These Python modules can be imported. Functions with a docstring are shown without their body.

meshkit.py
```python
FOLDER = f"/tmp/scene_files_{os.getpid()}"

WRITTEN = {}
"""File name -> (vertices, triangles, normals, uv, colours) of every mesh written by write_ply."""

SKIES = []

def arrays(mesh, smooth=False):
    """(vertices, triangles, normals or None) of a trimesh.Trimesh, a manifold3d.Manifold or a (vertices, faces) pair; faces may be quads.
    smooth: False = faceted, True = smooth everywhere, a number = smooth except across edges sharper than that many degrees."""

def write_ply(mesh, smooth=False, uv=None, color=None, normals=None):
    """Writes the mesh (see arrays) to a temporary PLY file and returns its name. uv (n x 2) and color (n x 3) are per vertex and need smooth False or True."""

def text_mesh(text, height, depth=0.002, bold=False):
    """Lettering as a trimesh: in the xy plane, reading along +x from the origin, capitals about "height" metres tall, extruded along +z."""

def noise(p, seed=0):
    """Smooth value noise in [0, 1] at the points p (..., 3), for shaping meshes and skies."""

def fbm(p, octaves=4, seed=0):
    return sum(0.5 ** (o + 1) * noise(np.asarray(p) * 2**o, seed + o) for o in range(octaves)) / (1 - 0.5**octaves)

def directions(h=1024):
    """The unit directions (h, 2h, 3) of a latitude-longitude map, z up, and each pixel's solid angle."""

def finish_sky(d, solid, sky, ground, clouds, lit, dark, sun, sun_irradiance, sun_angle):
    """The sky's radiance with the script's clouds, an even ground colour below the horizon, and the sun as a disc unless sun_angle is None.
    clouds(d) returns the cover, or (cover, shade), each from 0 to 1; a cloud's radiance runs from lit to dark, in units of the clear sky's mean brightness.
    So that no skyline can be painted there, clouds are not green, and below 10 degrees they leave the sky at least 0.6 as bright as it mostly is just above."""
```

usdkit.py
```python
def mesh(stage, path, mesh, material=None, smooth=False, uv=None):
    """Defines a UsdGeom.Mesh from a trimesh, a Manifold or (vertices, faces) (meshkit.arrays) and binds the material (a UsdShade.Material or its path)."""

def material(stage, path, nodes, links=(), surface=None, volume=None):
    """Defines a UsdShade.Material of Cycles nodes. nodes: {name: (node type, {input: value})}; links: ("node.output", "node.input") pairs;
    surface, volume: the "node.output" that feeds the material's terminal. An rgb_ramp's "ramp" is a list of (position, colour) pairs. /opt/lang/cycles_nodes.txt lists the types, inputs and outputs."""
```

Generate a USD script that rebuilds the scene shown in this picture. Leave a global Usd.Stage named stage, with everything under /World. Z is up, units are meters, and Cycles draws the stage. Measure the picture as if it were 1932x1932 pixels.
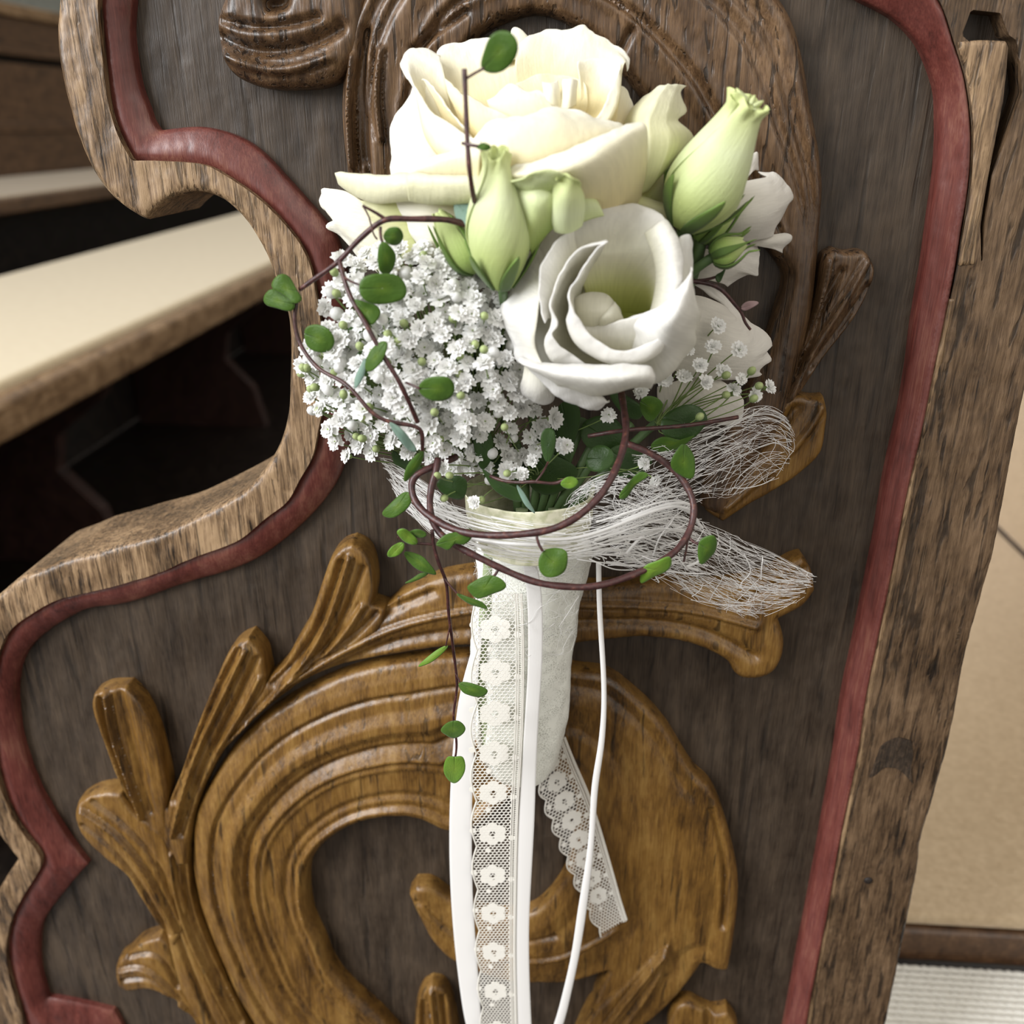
import math, random
import numpy as np, trimesh, usdkit, meshkit, shapely
from shapely.geometry import Polygon, LineString, Point
from scipy.spatial import Delaunay, cKDTree
from scipy.interpolate import CubicSpline, RectBivariateSpline
from pxr import Usd, UsdGeom, UsdLux, UsdShade, Gf, Sdf, Vt

stage = Usd.Stage.CreateInMemory()
UsdGeom.SetStageUpAxis(stage, 'Z')
UsdGeom.SetStageMetersPerUnit(stage, 1.0)
world = UsdGeom.Xform.Define(stage, '/World')
UsdGeom.Scope.Define(stage, '/World/Looks')
rng = np.random.default_rng(7)
random.seed(7)

# ------------------------------------------------------------------ camera
FPX, W = 1720.0, 1932.0
PITCH, YAW = math.atan(736 / FPX), 0.0716
CAM = np.array([0.0, -0.39, 1.0])
FWD = np.array([-math.sin(YAW) * math.cos(PITCH), math.cos(YAW) * math.cos(PITCH), -math.sin(PITCH)])
RIGHT = np.array([math.cos(YAW), math.sin(YAW), 0.0])
UP = np.cross(RIGHT, FWD)
cam = UsdGeom.Camera.Define(stage, '/World/camera')
m = Gf.Matrix4d(*RIGHT, 0, *UP, 0, *(-FWD), 0, *CAM, 1)
cam.AddTransformOp().Set(m)
cam.CreateHorizontalApertureAttr(36.0)
cam.CreateVerticalApertureAttr(36.0)
cam.CreateFocalLengthAttr(36.0 * FPX / W)
cam.CreateClippingRangeAttr(Gf.Vec2f(0.02, 100))
cam.CreateFStopAttr(9.0)
cam.CreateFocusDistanceAttr(0.365)
cam.CreateExposureAttr(-0.15)

# ------------------------------------------------------------------ light: church windows (left front, high) and the dim hall
def aim(prim, pos, target):
    pos, target = np.array(pos, float), np.array(target, float)
    z = pos - target; z /= np.linalg.norm(z)
    x = np.cross([0, 0, 1.0], z); x /= np.linalg.norm(x)
    y = np.cross(z, x)
    UsdGeom.Xformable(prim).AddTransformOp().Set(Gf.Matrix4d(*x, 0, *y, 0, *z, 0, *pos, 1))

def window_light(name, pos, target, w, h, power, color):
    l = UsdLux.RectLight.Define(stage, '/World/' + name)
    l.CreateWidthAttr(w); l.CreateHeightAttr(h); l.CreateIntensityAttr(power); l.CreateColorAttr(Gf.Vec3f(*color))
    aim(l, pos, target)
    return l

window_light('window_light', (-2.1, -1.55, 2.25), (0, 0, 0.85), 1.3, 2.0, 20.0, (0.97, 0.98, 1.0))
window_light('window_light_001', (1.6, -2.2, 2.6), (0, 0, 0.8), 1.2, 1.8, 2.6, (1.0, 0.95, 0.86))
dome = UsdLux.DomeLight.Define(stage, '/World/hall_light')
dome.CreateIntensityAttr(0.27)
dome.CreateColorAttr(Gf.Vec3f(1.0, 0.95, 0.87))

# ------------------------------------------------------------------ helpers
def ray(u, v):
    return FWD + ((u - 966) / FPX) * RIGHT + ((966 - v) / FPX) * UP

def P(u, v, w):
    """The point on the line of sight of a traced spot that lies w metres in front of the board's sunk panel (the plane y = 0)."""
    d = ray(u, v)
    return CAM + d * ((-w - CAM[1]) / d[1])

def PX(pts, w):
    return np.array([P(u, v, w)[[0, 2]] for u, v in pts])

def G(u, v, z):
    d = ray(u, v)
    return CAM + d * ((z - CAM[2]) / d[2])

taken = {}
def numbered(parent, name):
    k = (parent, name)
    n = taken.get(k, 0); taken[k] = n + 1
    return f'{parent}/{name}' if n == 0 else f'{parent}/{name}_{n:03d}'

def thing(name, label, cat, loc=(0, 0, 0), group=None, kind=None):
    path = numbered('/World', name)
    x = UsdGeom.Xform.Define(stage, path)
    if any(loc): x.AddTranslateOp().Set(Gf.Vec3d(*map(float, loc)))
    tag(x.GetPrim(), label, cat, group, kind)
    x.at = np.array(loc, float)
    ORIGIN[path] = np.array(loc, float)
    return path
ORIGIN = {}

def tag(p, label=None, cat=None, group=None, kind=None):
    for k, val in (('label', label), ('category', cat), ('group', group), ('kind', kind)):
        if val: p.SetCustomDataByKey(k, val)

def part(parent, name, mesh, mat, smooth=40, label=None, kind=None):
    """One mesh in world coordinates, stored relative to its thing's base."""
    root = '/'.join(parent.split('/')[:3])
    o = ORIGIN.get(root, np.zeros(3))
    path = numbered(parent, name)
    v, f, n = meshkit.arrays(mesh, smooth)
    mm = UsdGeom.Mesh.Define(stage, path)
    mm.CreatePointsAttr(Vt.Vec3fArray.FromNumpy((v - o).astype(np.float32)))
    mm.CreateFaceVertexCountsAttr(Vt.IntArray.FromNumpy(np.full(len(f), 3, np.int32)))
    mm.CreateFaceVertexIndicesAttr(Vt.IntArray.FromNumpy(f.astype(np.int32).ravel()))
    mm.CreateSubdivisionSchemeAttr('none')
    if n is not None:
        mm.CreateNormalsAttr(Vt.Vec3fArray.FromNumpy(n.astype(np.float32)))
        mm.SetNormalsInterpolation('vertex')
    UsdShade.MaterialBindingAPI.Apply(mm.GetPrim()).Bind(UsdShade.Material.Get(stage, mat))
    tag(mm.GetPrim(), label=label, kind=kind)
    return path

def single(name, mesh, mat, label, cat, group=None, kind=None, smooth=40):
    path = part('/World', name, mesh, mat, smooth)
    tag(stage.GetPrimAtPath(path), label, cat, group, kind)
    return path

def cat(ms):
    return trimesh.util.concatenate([trimesh.Trimesh(*m, process=False) if isinstance(m, tuple) else m for m in ms])

def spline(pts, n=None, step=None, closed=False):
    p = np.asarray(pts, float)
    if closed: p = np.vstack([p, p[:1]])
    t = np.r_[0, np.cumsum(np.linalg.norm(np.diff(p, axis=0), axis=1) ** 0.5)]
    cs = CubicSpline(t, p, bc_type='periodic' if closed else 'natural')
    if n is None:
        L = np.linalg.norm(np.diff(p, axis=0), axis=1).sum()
        n = max(4, int(L / step))
    return cs(np.linspace(0, t[-1], n, endpoint=not closed))

def tube(pts, r, sides=8, cap=True):
    p = np.asarray(pts, float); n = len(p)
    r = np.broadcast_to(np.asarray(r, float), (n,))
    t = np.gradient(p, axis=0); t /= np.linalg.norm(t, axis=1, keepdims=True) + 1e-12
    a = np.zeros_like(p)
    x = np.cross(t[0], [0.3, 0.5, 0.8]); x /= np.linalg.norm(x)
    for i in range(n):
        x = x - t[i] * (x @ t[i]); x /= np.linalg.norm(x) + 1e-12
        a[i] = x
    b = np.cross(t, a)
    ang = np.arange(sides) * 2 * np.pi / sides
    v = p[:, None] + r[:, None, None] * (np.cos(ang)[None, :, None] * a[:, None] + np.sin(ang)[None, :, None] * b[:, None])
    v = v.reshape(-1, 3)
    i, j = np.meshgrid(np.arange(n - 1), np.arange(sides), indexing='ij')
    q = np.stack([i * sides + j, i * sides + (j + 1) % sides, (i + 1) * sides + (j + 1) % sides, (i + 1) * sides + j], -1).reshape(-1, 4)
    f = np.vstack([q[:, [0, 1, 2]], q[:, [0, 2, 3]]])
    if cap:
        k = len(v)
        v = np.vstack([v, p[:1], p[-1:]])
        j = np.arange(sides)
        f = np.vstack([f, np.c_[np.full(sides, k), (j + 1) % sides, j], np.c_[np.full(sides, k + 1), (n - 1) * sides + j, (n - 1) * sides + (j + 1) % sides]])
    return trimesh.Trimesh(v, f, process=False)

def box(lo, hi, r=0.0):
    lo, hi = np.array(lo, float), np.array(hi, float)
    if r <= 0:
        b = trimesh.creation.box(hi - lo); b.apply_translation((lo + hi) / 2); return b
    import manifold3d as m3
    s = m3.Manifold.sphere(r, 12)
    pts = [s.translate([x, y, z]) for x in (lo[0] + r, hi[0] - r) for y in (lo[1] + r, hi[1] - r) for z in (lo[2] + r, hi[2] - r)]
    h = m3.Manifold.batch_hull(pts).to_mesh()
    return trimesh.Trimesh(h.vert_properties[:, :3], h.tri_verts, process=False)

# ------------------------------------------------------------------ materials
def L(name): return '/World/Looks/' + name

def mat(name, nodes, links, surface):
    usdkit.material(stage, L(name), nodes, links, surface=surface)
    return L(name)

def wood(name, ramp, streak=(260, 260, 16), fine=(1500, 1500, 60), rough=0.42, bump=0.0006, pore=None, coat=0.25):
    """Old varnished wood with upright grain: colour from a broad streaky noise broken by fine dark pores."""
    n = {
        'g': ('geometry', {}),
        'm1': ('mapping', {'scale': streak}), 'n1': ('noise_texture', {'scale': 1.0, 'detail': 5.0, 'roughness': 0.6, 'distortion': 0.4}),
        'm2': ('mapping', {'scale': fine}), 'n2': ('noise_texture', {'scale': 1.0, 'detail': 3.0, 'roughness': 0.6}),
        'm3': ('mapping', {'scale': (30, 30, 18)}), 'n3': ('noise_texture', {'scale': 1.0, 'detail': 4.0, 'roughness': 0.65}),
        'mx': ('math', {'math_type': 'multiply', 'value2': 0.45}), 'my': ('math', {'math_type': 'multiply_add', 'value2': 0.35}),
        'mz': ('math', {'math_type': 'multiply_add', 'value2': 0.4}),
        'r': ('rgb_ramp', {'ramp': ramp}),
        'rr': ('map_range', {'from_min': 0.3, 'from_max': 0.7, 'to_min': rough - 0.1, 'to_max': rough + 0.15}),
        'b': ('bump', {'strength': 0.9, 'distance': bump}),
        'p': ('principled_bsdf', {'coat_weight': coat, 'coat_roughness': 0.3, 'specular_ior_level': 0.38}),
    }
    l = [('g.position', 'm1.vector'), ('g.position', 'm2.vector'), ('g.position', 'm3.vector'), ('m1.vector', 'n1.vector'), ('m2.vector', 'n2.vector'), ('m3.vector', 'n3.vector'),
         ('n1.fac', 'mx.value1'), ('n2.fac', 'my.value1'), ('mx.value', 'my.value3'), ('n3.fac', 'mz.value1'), ('my.value', 'mz.value3'),
         ('mz.value', 'r.fac'), ('r.color', 'p.base_color'), ('n3.fac', 'rr.value'), ('rr.result', 'p.roughness'), ('my.value', 'b.height'), ('b.normal', 'p.normal')]
    if pore:       # long dark pores and fine cracks along the grain
        scale, lo, hi, dark = pore
        n['pm'] = ('mapping', {'scale': scale}); n['pn'] = ('noise_texture', {'scale': 1.0, 'detail': 2.0, 'roughness': 0.5, 'distortion': 0.6})
        n['pr'] = ('map_range', {'from_min': lo, 'from_max': hi, 'to_min': 1.0, 'to_max': dark, 'clamp': True}); n['ph'] = ('hsv', {})
        n['pb'] = ('math', {'math_type': 'multiply_add', 'value2': 0.8})
        l = [x for x in l if x not in (('r.color', 'p.base_color'), ('my.value', 'b.height'))]
        l += [('g.position', 'pm.vector'), ('pm.vector', 'pn.vector'), ('pn.fac', 'pr.value'), ('pr.result', 'ph.value'), ('r.color', 'ph.color'), ('ph.color', 'p.base_color'), ('pr.result', 'pb.value1'), ('my.value', 'pb.value3'), ('pb.value', 'b.height')]
    return mat(name, n, l, 'p.BSDF')

# mz ~ 0.6 mean, spread about 0.45..0.75
PANEL = wood('panel_wood', [(0.4, (0.0062, 0.0041, 0.0028)), (0.52, (0.0279, 0.0185, 0.0117)), (0.62, (0.045, 0.0309, 0.02)), (0.72, (0.066, 0.0453, 0.0288))], streak=(150, 150, 22), rough=0.47, coat=0.1, pore=((240, 240, 14), 0.58, 0.72, 0.45))
RIM = wood('rim_wood', [(0.45, (0.0106, 0.0067, 0.004)), (0.52, (0.0616, 0.037, 0.0192)), (0.6, (0.1672, 0.1025, 0.0528)), (0.7, (0.3168, 0.21, 0.116))], streak=(420, 420, 45), rough=0.42, pore=((520, 520, 34), 0.57, 0.67, 0.42))
STILE = wood('stile_wood', [(0.47, (0.0092, 0.006, 0.004)), (0.54, (0.0552, 0.0318, 0.016)), (0.62, (0.0966, 0.0576, 0.0296)), (0.74, (0.1656, 0.1032, 0.056))], streak=(420, 420, 55), rough=0.5, coat=0.1, pore=((330, 330, 34), 0.55, 0.66, 0.34))
REDP = wood('red_paint', [(0.42, (0.037, 0.009, 0.007)), (0.55, (0.0925, 0.022, 0.0169)), (0.64, (0.1258, 0.0323, 0.0245)), (0.74, (0.1776, 0.0647, 0.0435))], streak=(160, 160, 30), rough=0.36, bump=0.0003, coat=0.4)
GOLD = wood('gold_brown_wood', [(0.43, (0.0268, 0.0125, 0.0036)), (0.53, (0.0939, 0.0448, 0.0094)), (0.62, (0.1655, 0.0824, 0.0166)), (0.73, (0.2325, 0.1299, 0.0324))], streak=(140, 140, 22), rough=0.40, bump=0.0004, coat=0.3, pore=((260, 260, 20), 0.60, 0.70, 0.35))
BROWN = wood('brown_wood', [(0.42, (0.0159, 0.0081, 0.0038)), (0.53, (0.0549, 0.0287, 0.0129)), (0.62, (0.0949, 0.0511, 0.0228)), (0.73, (0.1698, 0.0986, 0.0485))], streak=(280, 280, 16), rough=0.36, coat=0.35, pore=((420, 420, 12), 0.57, 0.66, 0.30))
PEW = wood('pew_wood', [(0.42, (0.03, 0.014, 0.007)), (0.55, (0.07, 0.034, 0.016)), (0.64, (0.11, 0.056, 0.026)), (0.74, (0.17, 0.095, 0.05))], streak=(60, 12, 60), fine=(300, 40, 300), rough=0.4, bump=0.0002)
PEWLIGHT = wood('light_pew_wood', [(0.42, (0.10, 0.055, 0.026)), (0.55, (0.20, 0.12, 0.06)), (0.64, (0.30, 0.19, 0.10)), (0.74, (0.40, 0.27, 0.16))], streak=(60, 12, 60), fine=(300, 40, 300), rough=0.38, bump=0.0002)
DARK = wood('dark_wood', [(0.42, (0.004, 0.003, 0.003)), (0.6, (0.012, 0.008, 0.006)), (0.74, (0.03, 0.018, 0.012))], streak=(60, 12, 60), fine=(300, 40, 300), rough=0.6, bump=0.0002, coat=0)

def cloth(name, color, color2, scale, rough=0.9, bump=0.0006, sheen=0.3):
    n = {'g': ('geometry', {}), 'n': ('noise_texture', {'scale': scale, 'detail': 6.0, 'roughness': 0.75}),
         'r': ('rgb_ramp', {'ramp': [(0.3, color), (0.7, color2)]}), 'b': ('bump', {'strength': 0.8, 'distance': bump}),
         'p': ('principled_bsdf', {'roughness': rough, 'sheen_weight': sheen, 'specular_ior_level': 0.2})}
    return mat(name, n, [('g.position', 'n.vector'), ('n.fac', 'r.fac'), ('r.color', 'p.base_color'), ('n.fac', 'b.height'), ('b.normal', 'p.normal')], 'p.BSDF')

FELT = cloth('beige_felt', (0.46, 0.34, 0.21), (0.66, 0.52, 0.35), 160, bump=0.0012)
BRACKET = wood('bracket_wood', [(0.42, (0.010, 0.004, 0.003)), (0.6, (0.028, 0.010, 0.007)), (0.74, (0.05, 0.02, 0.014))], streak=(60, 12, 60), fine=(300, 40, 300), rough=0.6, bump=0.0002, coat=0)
KNOT = wood('knot_wood', [(0.42, (0.008, 0.006, 0.004)), (0.6, (0.028, 0.018, 0.011)), (0.74, (0.07, 0.045, 0.027))], streak=(500, 500, 300), rough=0.6, coat=0)
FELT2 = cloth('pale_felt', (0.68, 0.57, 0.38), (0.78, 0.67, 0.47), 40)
WEAVE = cloth('white_weave', (0.78, 0.76, 0.70), (0.90, 0.89, 0.84), 300)
# ------------------------------------------------------------------ carved relief from traced outlines (each at its own depth and thickness)
def seg_dist(pts, line):
    """distance of the points to a polyline"""
    line = np.asarray(line, float)
    a, b = line[:-1], line[1:]
    d = b - a
    t = np.clip(((pts[:, None] - a) * d).sum(-1) / ((d * d).sum(-1) + 1e-18), 0, 1)
    return np.linalg.norm(pts[:, None] - (a + t[..., None] * d), axis=-1).min(1)

def smooth_poly(px, step=6, hard=50):
    """Closed outline through the traced spots, rounded except at corners sharper than hard degrees."""
    p = np.asarray(px, float)
    n = len(p)
    out = []
    for i in range(n):
        p0, p1, p2, p3 = p[i - 1], p[i], p[(i + 1) % n], p[(i + 2) % n]
        def ang(a, b, c):
            u, v = b - a, c - b
            return math.degrees(math.acos(np.clip(u @ v / (np.linalg.norm(u) * np.linalg.norm(v) + 1e-9), -1, 1)))
        L_ = np.linalg.norm(p2 - p1)
        m1 = (p2 - p0) * 0.5 if ang(p0, p1, p2) < hard else (p2 - p1)
        m2 = (p3 - p1) * 0.5 if ang(p1, p2, p3) < hard else (p2 - p1)
        m1 = m1 / (np.linalg.norm(m1) + 1e-9) * L_; m2 = m2 / (np.linalg.norm(m2) + 1e-9) * L_
        k = max(2, int(L_ / step))
        for t in np.arange(k) / k:
            out.append((2 * t**3 - 3 * t**2 + 1) * p1 + (t**3 - 2 * t**2 + t) * m1 + (-2 * t**3 + 3 * t**2) * p2 + (t**3 - t**2) * m2)
    return np.array(out)

def relief(poly, hfun, spacing, base, seed=0):
    """poly: shapely polygon in (x, z); the surface stands hfun(points, distance to the outline) in front of y = 0, with walls down to base."""
    if poly.geom_type != 'Polygon': poly = max(poly.geoms, key=lambda g: g.area)
    rings = [np.array(poly.exterior.coords)[:-1]] + [np.array(h.coords)[:-1] for h in poly.interiors]
    bnd = []
    for rg in rings:
        Ls = LineString(np.vstack([rg, rg[:1]]))
        k = max(8, int(Ls.length / (spacing * 0.9)))
        bnd.append(np.array([Ls.interpolate(s).coords[0] for s in np.linspace(0, Ls.length, k, endpoint=False)]))
    B = np.vstack(bnd)
    x0, z0, x1, z1 = poly.bounds
    gx = np.arange(x0, x1, spacing); gz = np.arange(z0, z1, spacing * 0.866)
    X, Z = np.meshgrid(gx, gz)
    X[1::2] += spacing / 2
    I = np.c_[X.ravel(), Z.ravel()]
    I = I[shapely.contains_xy(poly, I[:, 0], I[:, 1])]
    tree = cKDTree(B)
    # a fringe just inside the outline, so that rounded edges are well shaped
    fr = []
    for off in (0.5 * spacing, 1.25 * spacing):
        inner = poly.buffer(-off)
        for gg in getattr(inner, 'geoms', [inner]):
            for rg in [gg.exterior, *gg.interiors] if not gg.is_empty else []:
                k = int(rg.length / (spacing * 0.9))
                if k > 3: fr.append(np.array([rg.interpolate(s).coords[0] for s in np.linspace(0, rg.length, k, endpoint=False)]))
    I = I[tree.query(I)[0] > spacing * 1.8]
    pts = np.vstack([B, *fr, I])
    tri = Delaunay(pts).simplices
    c = pts[tri].mean(1)
    tri = tri[shapely.contains_xy(poly, c[:, 0], c[:, 1])]
    a = pts[tri]
    area = (a[:, 1, 0] - a[:, 0, 0]) * (a[:, 2, 1] - a[:, 0, 1]) - (a[:, 1, 1] - a[:, 0, 1]) * (a[:, 2, 0] - a[:, 0, 0])
    tri[area < 0] = tri[area < 0][:, ::-1]
    tri = tri[np.abs(area) > 1e-12]
    d = np.r_[np.zeros(len(B)), tree.query(pts[len(B):])[0]]
    h = hfun(pts, d)
    top = np.c_[pts[:, 0], -h, pts[:, 1]]
    # walls
    e = np.vstack([tri[:, [0, 1]], tri[:, [1, 2]], tri[:, [2, 0]]])
    key = np.sort(e, 1)
    _, inv, cnt = np.unique(key, axis=0, return_inverse=True, return_counts=True)
    be = e[cnt[inv.ravel()] == 1]
    n = len(pts)
    low = np.c_[pts[:, 0], np.full(n, -base), pts[:, 1]]
    walls = np.vstack([np.c_[be[:, 1], be[:, 0], be[:, 0] + n], np.c_[be[:, 1], be[:, 0] + n, be[:, 1] + n]])
    v = np.vstack([top, low])
    f = np.vstack([tri, walls])
    used, inv = np.unique(f, return_inverse=True)
    return trimesh.Trimesh(v[used], inv.reshape(f.shape), process=False)

def wobble(pts, amp, scale, seed):
    q = np.c_[pts[:, 0] * scale, pts[:, 1] * scale * 0.35, np.zeros(len(pts)) + seed]
    return (meshkit.fbm(q, 4, seed) - 0.5) * 2 * amp

# --- traced lines of the pew end
SIL = [(125, -440), (108, -160), (106, 0), (103, 59), (112, 138), (130, 216), (153, 283), (185, 342), (220, 382), (262, 411), (277, 415), (299, 393), (327, 374), (366, 364), (397, 368), (425, 382), (460, 417), (488, 460),
       (507, 500), (523, 547), (537, 582), (543, 614), (545, 669), (543, 760), (537, 799), (527, 835), (511, 866), (488, 898), (456, 929), (393, 965), (346, 988), (291, 1012), (220, 1031), (165, 1047), (118, 1059),
       (79, 1075), (39, 1090), (16, 1106), (0, 1120), (-30, 1150), (-55, 1230), (-64, 1340), (-55, 1450), (-36, 1535), (0, 1585), (31, 1624), (0, 1672), (-35, 1740), (-50, 1800), (-46, 1870), (-28, 1950), (-10, 2090)]
SILR = [(1640, 2090), (1674, 1932), (1692, 1848), (1714, 1739), (1736, 1623), (1739, 1594), (1790, 1413), (1826, 1232), (1873, 1062), (1899, 935), (1932, 765), (2000, 440), (2100, 0), (2140, -160), (2210, -440)]
REDO = [(212, -440), (197, -160), (189, 0), (193, 71), (201, 149), (212, 216), (232, 267), (252, 303), (283, 303), (334, 305), (393, 313), (433, 334), (480, 366), (519, 401), (551, 437), (570, 464), (586, 500), (598, 551), (606, 598),
        (613, 700), (610, 770), (602, 811), (590, 862), (566, 905), (543, 945), (503, 976), (460, 1012), (409, 1035), (354, 1055), (311, 1075), (252, 1094), (173, 1114), (110, 1130), (67, 1153), (24, 1185), (4, 1220), (-8, 1260),
        (-14, 1340), (-10, 1410), (0, 1471), (24, 1534), (51, 1577), (75, 1609), (79, 1624), (75, 1640), (51, 1679), (28, 1723), (16, 1762), (14, 1801), (20, 1841), (31, 1880), (43, 1919), (70, 2090)]
REDI = [(282, -440), (265, -160), (256, 0), (252, 59), (258, 110), (268, 165), (283, 205), (291, 228), (303, 246), (334, 242), (378, 239), (417, 246), (456, 260), (496, 287), (531, 323), (563, 358), (594, 393), (618, 421), (637, 452),
        (655, 520), (668, 600), (674, 700), (668, 800), (649, 878), (637, 906), (614, 941), (566, 992), (523, 1028), (488, 1051), (433, 1075), (354, 1098), (275, 1126), (220, 1140), (177, 1145), (130, 1165), (83, 1197), (51, 1232),
        (37, 1267), (33, 1311), (37, 1358), (43, 1392), (59, 1443), (83, 1499), (110, 1546), (138, 1589), (169, 1628), (157, 1640), (118, 1687), (83, 1738), (75, 1778), (79, 1833), (92, 1880), (150, 1890), (215, 1905), (240, 1960), (230, 2090)]
RRI = [(1500, -440), (1535, -160), (1570, -40), (1616, 0), (1660, 22), (1696, 47), (1728, 83), (1746, 120), (1761, 163), (1766, 210), (1765, 290), (1757, 362), (1746, 435), (1736, 507), (1721, 598), (1707, 700), (1689, 798), (1667, 899), (1649, 1008),
       (1631, 1099), (1609, 1207), (1587, 1316), (1573, 1413), (1551, 1540), (1525, 1685), (1500, 1812), (1482, 1913), (1445, 2090)]
RRO = [(1640, -440), (1688, -160), (1720, -60), (1768, 0), (1794, 72), (1812, 127), (1823, 181), (1830, 254), (1826, 344), (1815, 417), (1801, 507), (1783, 598), (1761, 700), (1739, 809), (1714, 917), (1692, 1026), (1674, 1117),
       (1652, 1225), (1631, 1334), (1623, 1395), (1598, 1522), (1580, 1612), (1558, 1739), (1533, 1866), (1522, 1932), (1490, 2090)]
THICK = 0.045
RIMW, REDW0, REDW1 = 0.011, 0.0095, 0.0025

board = thing('pew_end', 'carved dark wooden pew end with red painted moulding and golden scroll relief', 'pew end', P(900, 2050, 0))

def line_px(px, w): return PX(np.asarray(px, float), w)
sil_l, redo, redi, rri, rro, silr = (line_px(smooth_poly_open, w) for smooth_poly_open, w in ((SIL, RIMW), (REDO, REDW0), (REDI, REDW1), (RRI, REDW1), (RRO, REDW0), (SILR, RIMW)))

def open_smooth(p, sharp=48, step=0.0015):
    """Smooth an open traced line between its sharp corners."""
    p = np.asarray(p)
    cut = [0]
    for i in range(1, len(p) - 1):
        u, v = p[i] - p[i - 1], p[i + 1] - p[i]
        if math.degrees(math.acos(np.clip(u @ v / np.linalg.norm(u) / np.linalg.norm(v), -1, 1))) > sharp: cut.append(i)
    cut.append(len(p) - 1)
    out = []
    for a, b in zip(cut[:-1], cut[1:]):
        seg = p[a:b + 1]
        s = spline(seg, step=step) if len(seg) > 2 else seg
        out.append(s if not out else s[1:])
    return np.vstack(out)
sil_l, redo, redi, rri, rro, silr = map(open_smooth, (sil_l, redo, redi, rri, rro, silr))

def clean(poly):
    poly = poly.buffer(0)
    return poly if poly.geom_type == 'Polygon' else max(poly.geoms, key=lambda g: g.area)

full = clean(Polygon(np.vstack([sil_l, silr])))
# the sunk panel, a full board behind everything
part(board, 'panel', relief(full.buffer(-0.006), lambda p, d: wobble(p, 0.0006, 120, 3) + wobble(p, 0.0003, 600, 9), 0.0022, -THICK + 0.002), PANEL)

rim_poly = clean(Polygon(np.vstack([sil_l, redo[::-1]])))
def h_rim(p, d):
    e = seg_dist(p, sil_l)
    r = 0.0035
    return RIMW - np.where(e < r, r - np.sqrt(np.maximum(0, r * r - (r - e) ** 2)), 0) + wobble(p, 0.0009, 160, 5) + wobble(p, 0.0004, 700, 6)
part(board, 'rim', relief(rim_poly, h_rim, 0.0016, -THICK), RIM, label='worn light brown curved rim')

notch = Polygon(PX([(1815, 66), (1832, 18), (1888, 24), (1903, 66), (1918, 76), (1924, 120), (1928, 175), (1896, 270), (1872, 330), (1858, 430), (1852, 520), (1849, 430), (1866, 320), (1892, 190), (1902, 84), (1830, 80)], RIMW))
stile_poly = clean(Polygon(np.vstack([rro, silr])).difference(notch))
def h_stile(p, d):
    e = seg_dist(p, silr)
    r = 0.003
    return RIMW - np.where(e < r, r - np.sqrt(np.maximum(0, r * r - (r - e) ** 2)), 0) + wobble(p, 0.0007, 200, 11) + wobble(p, 0.0004, 800, 12)
part(board, 'stile', relief(stile_poly, h_stile, 0.0018, -THICK), STILE, label='plain brown upright edge with dark pores')
strip = Polygon(PX(smooth_poly([(1806, 80), (1850, 76), (1898, 78), (1892, 180), (1868, 310), (1848, 420), (1838, 498), (1806, 502), (1818, 430), (1832, 340), (1836, 254), (1830, 180)], 6, 40), RIMW))
part(board, 'inlay_strip', relief(clean(strip), lambda p, d: RIMW + 0.0012 - 0.0008 * np.exp(-d / 0.0008) + wobble(p, 0.0007, 300, 14), 0.0015, 0.004), RIM, label='lighter split strip let into the edge')

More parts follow.
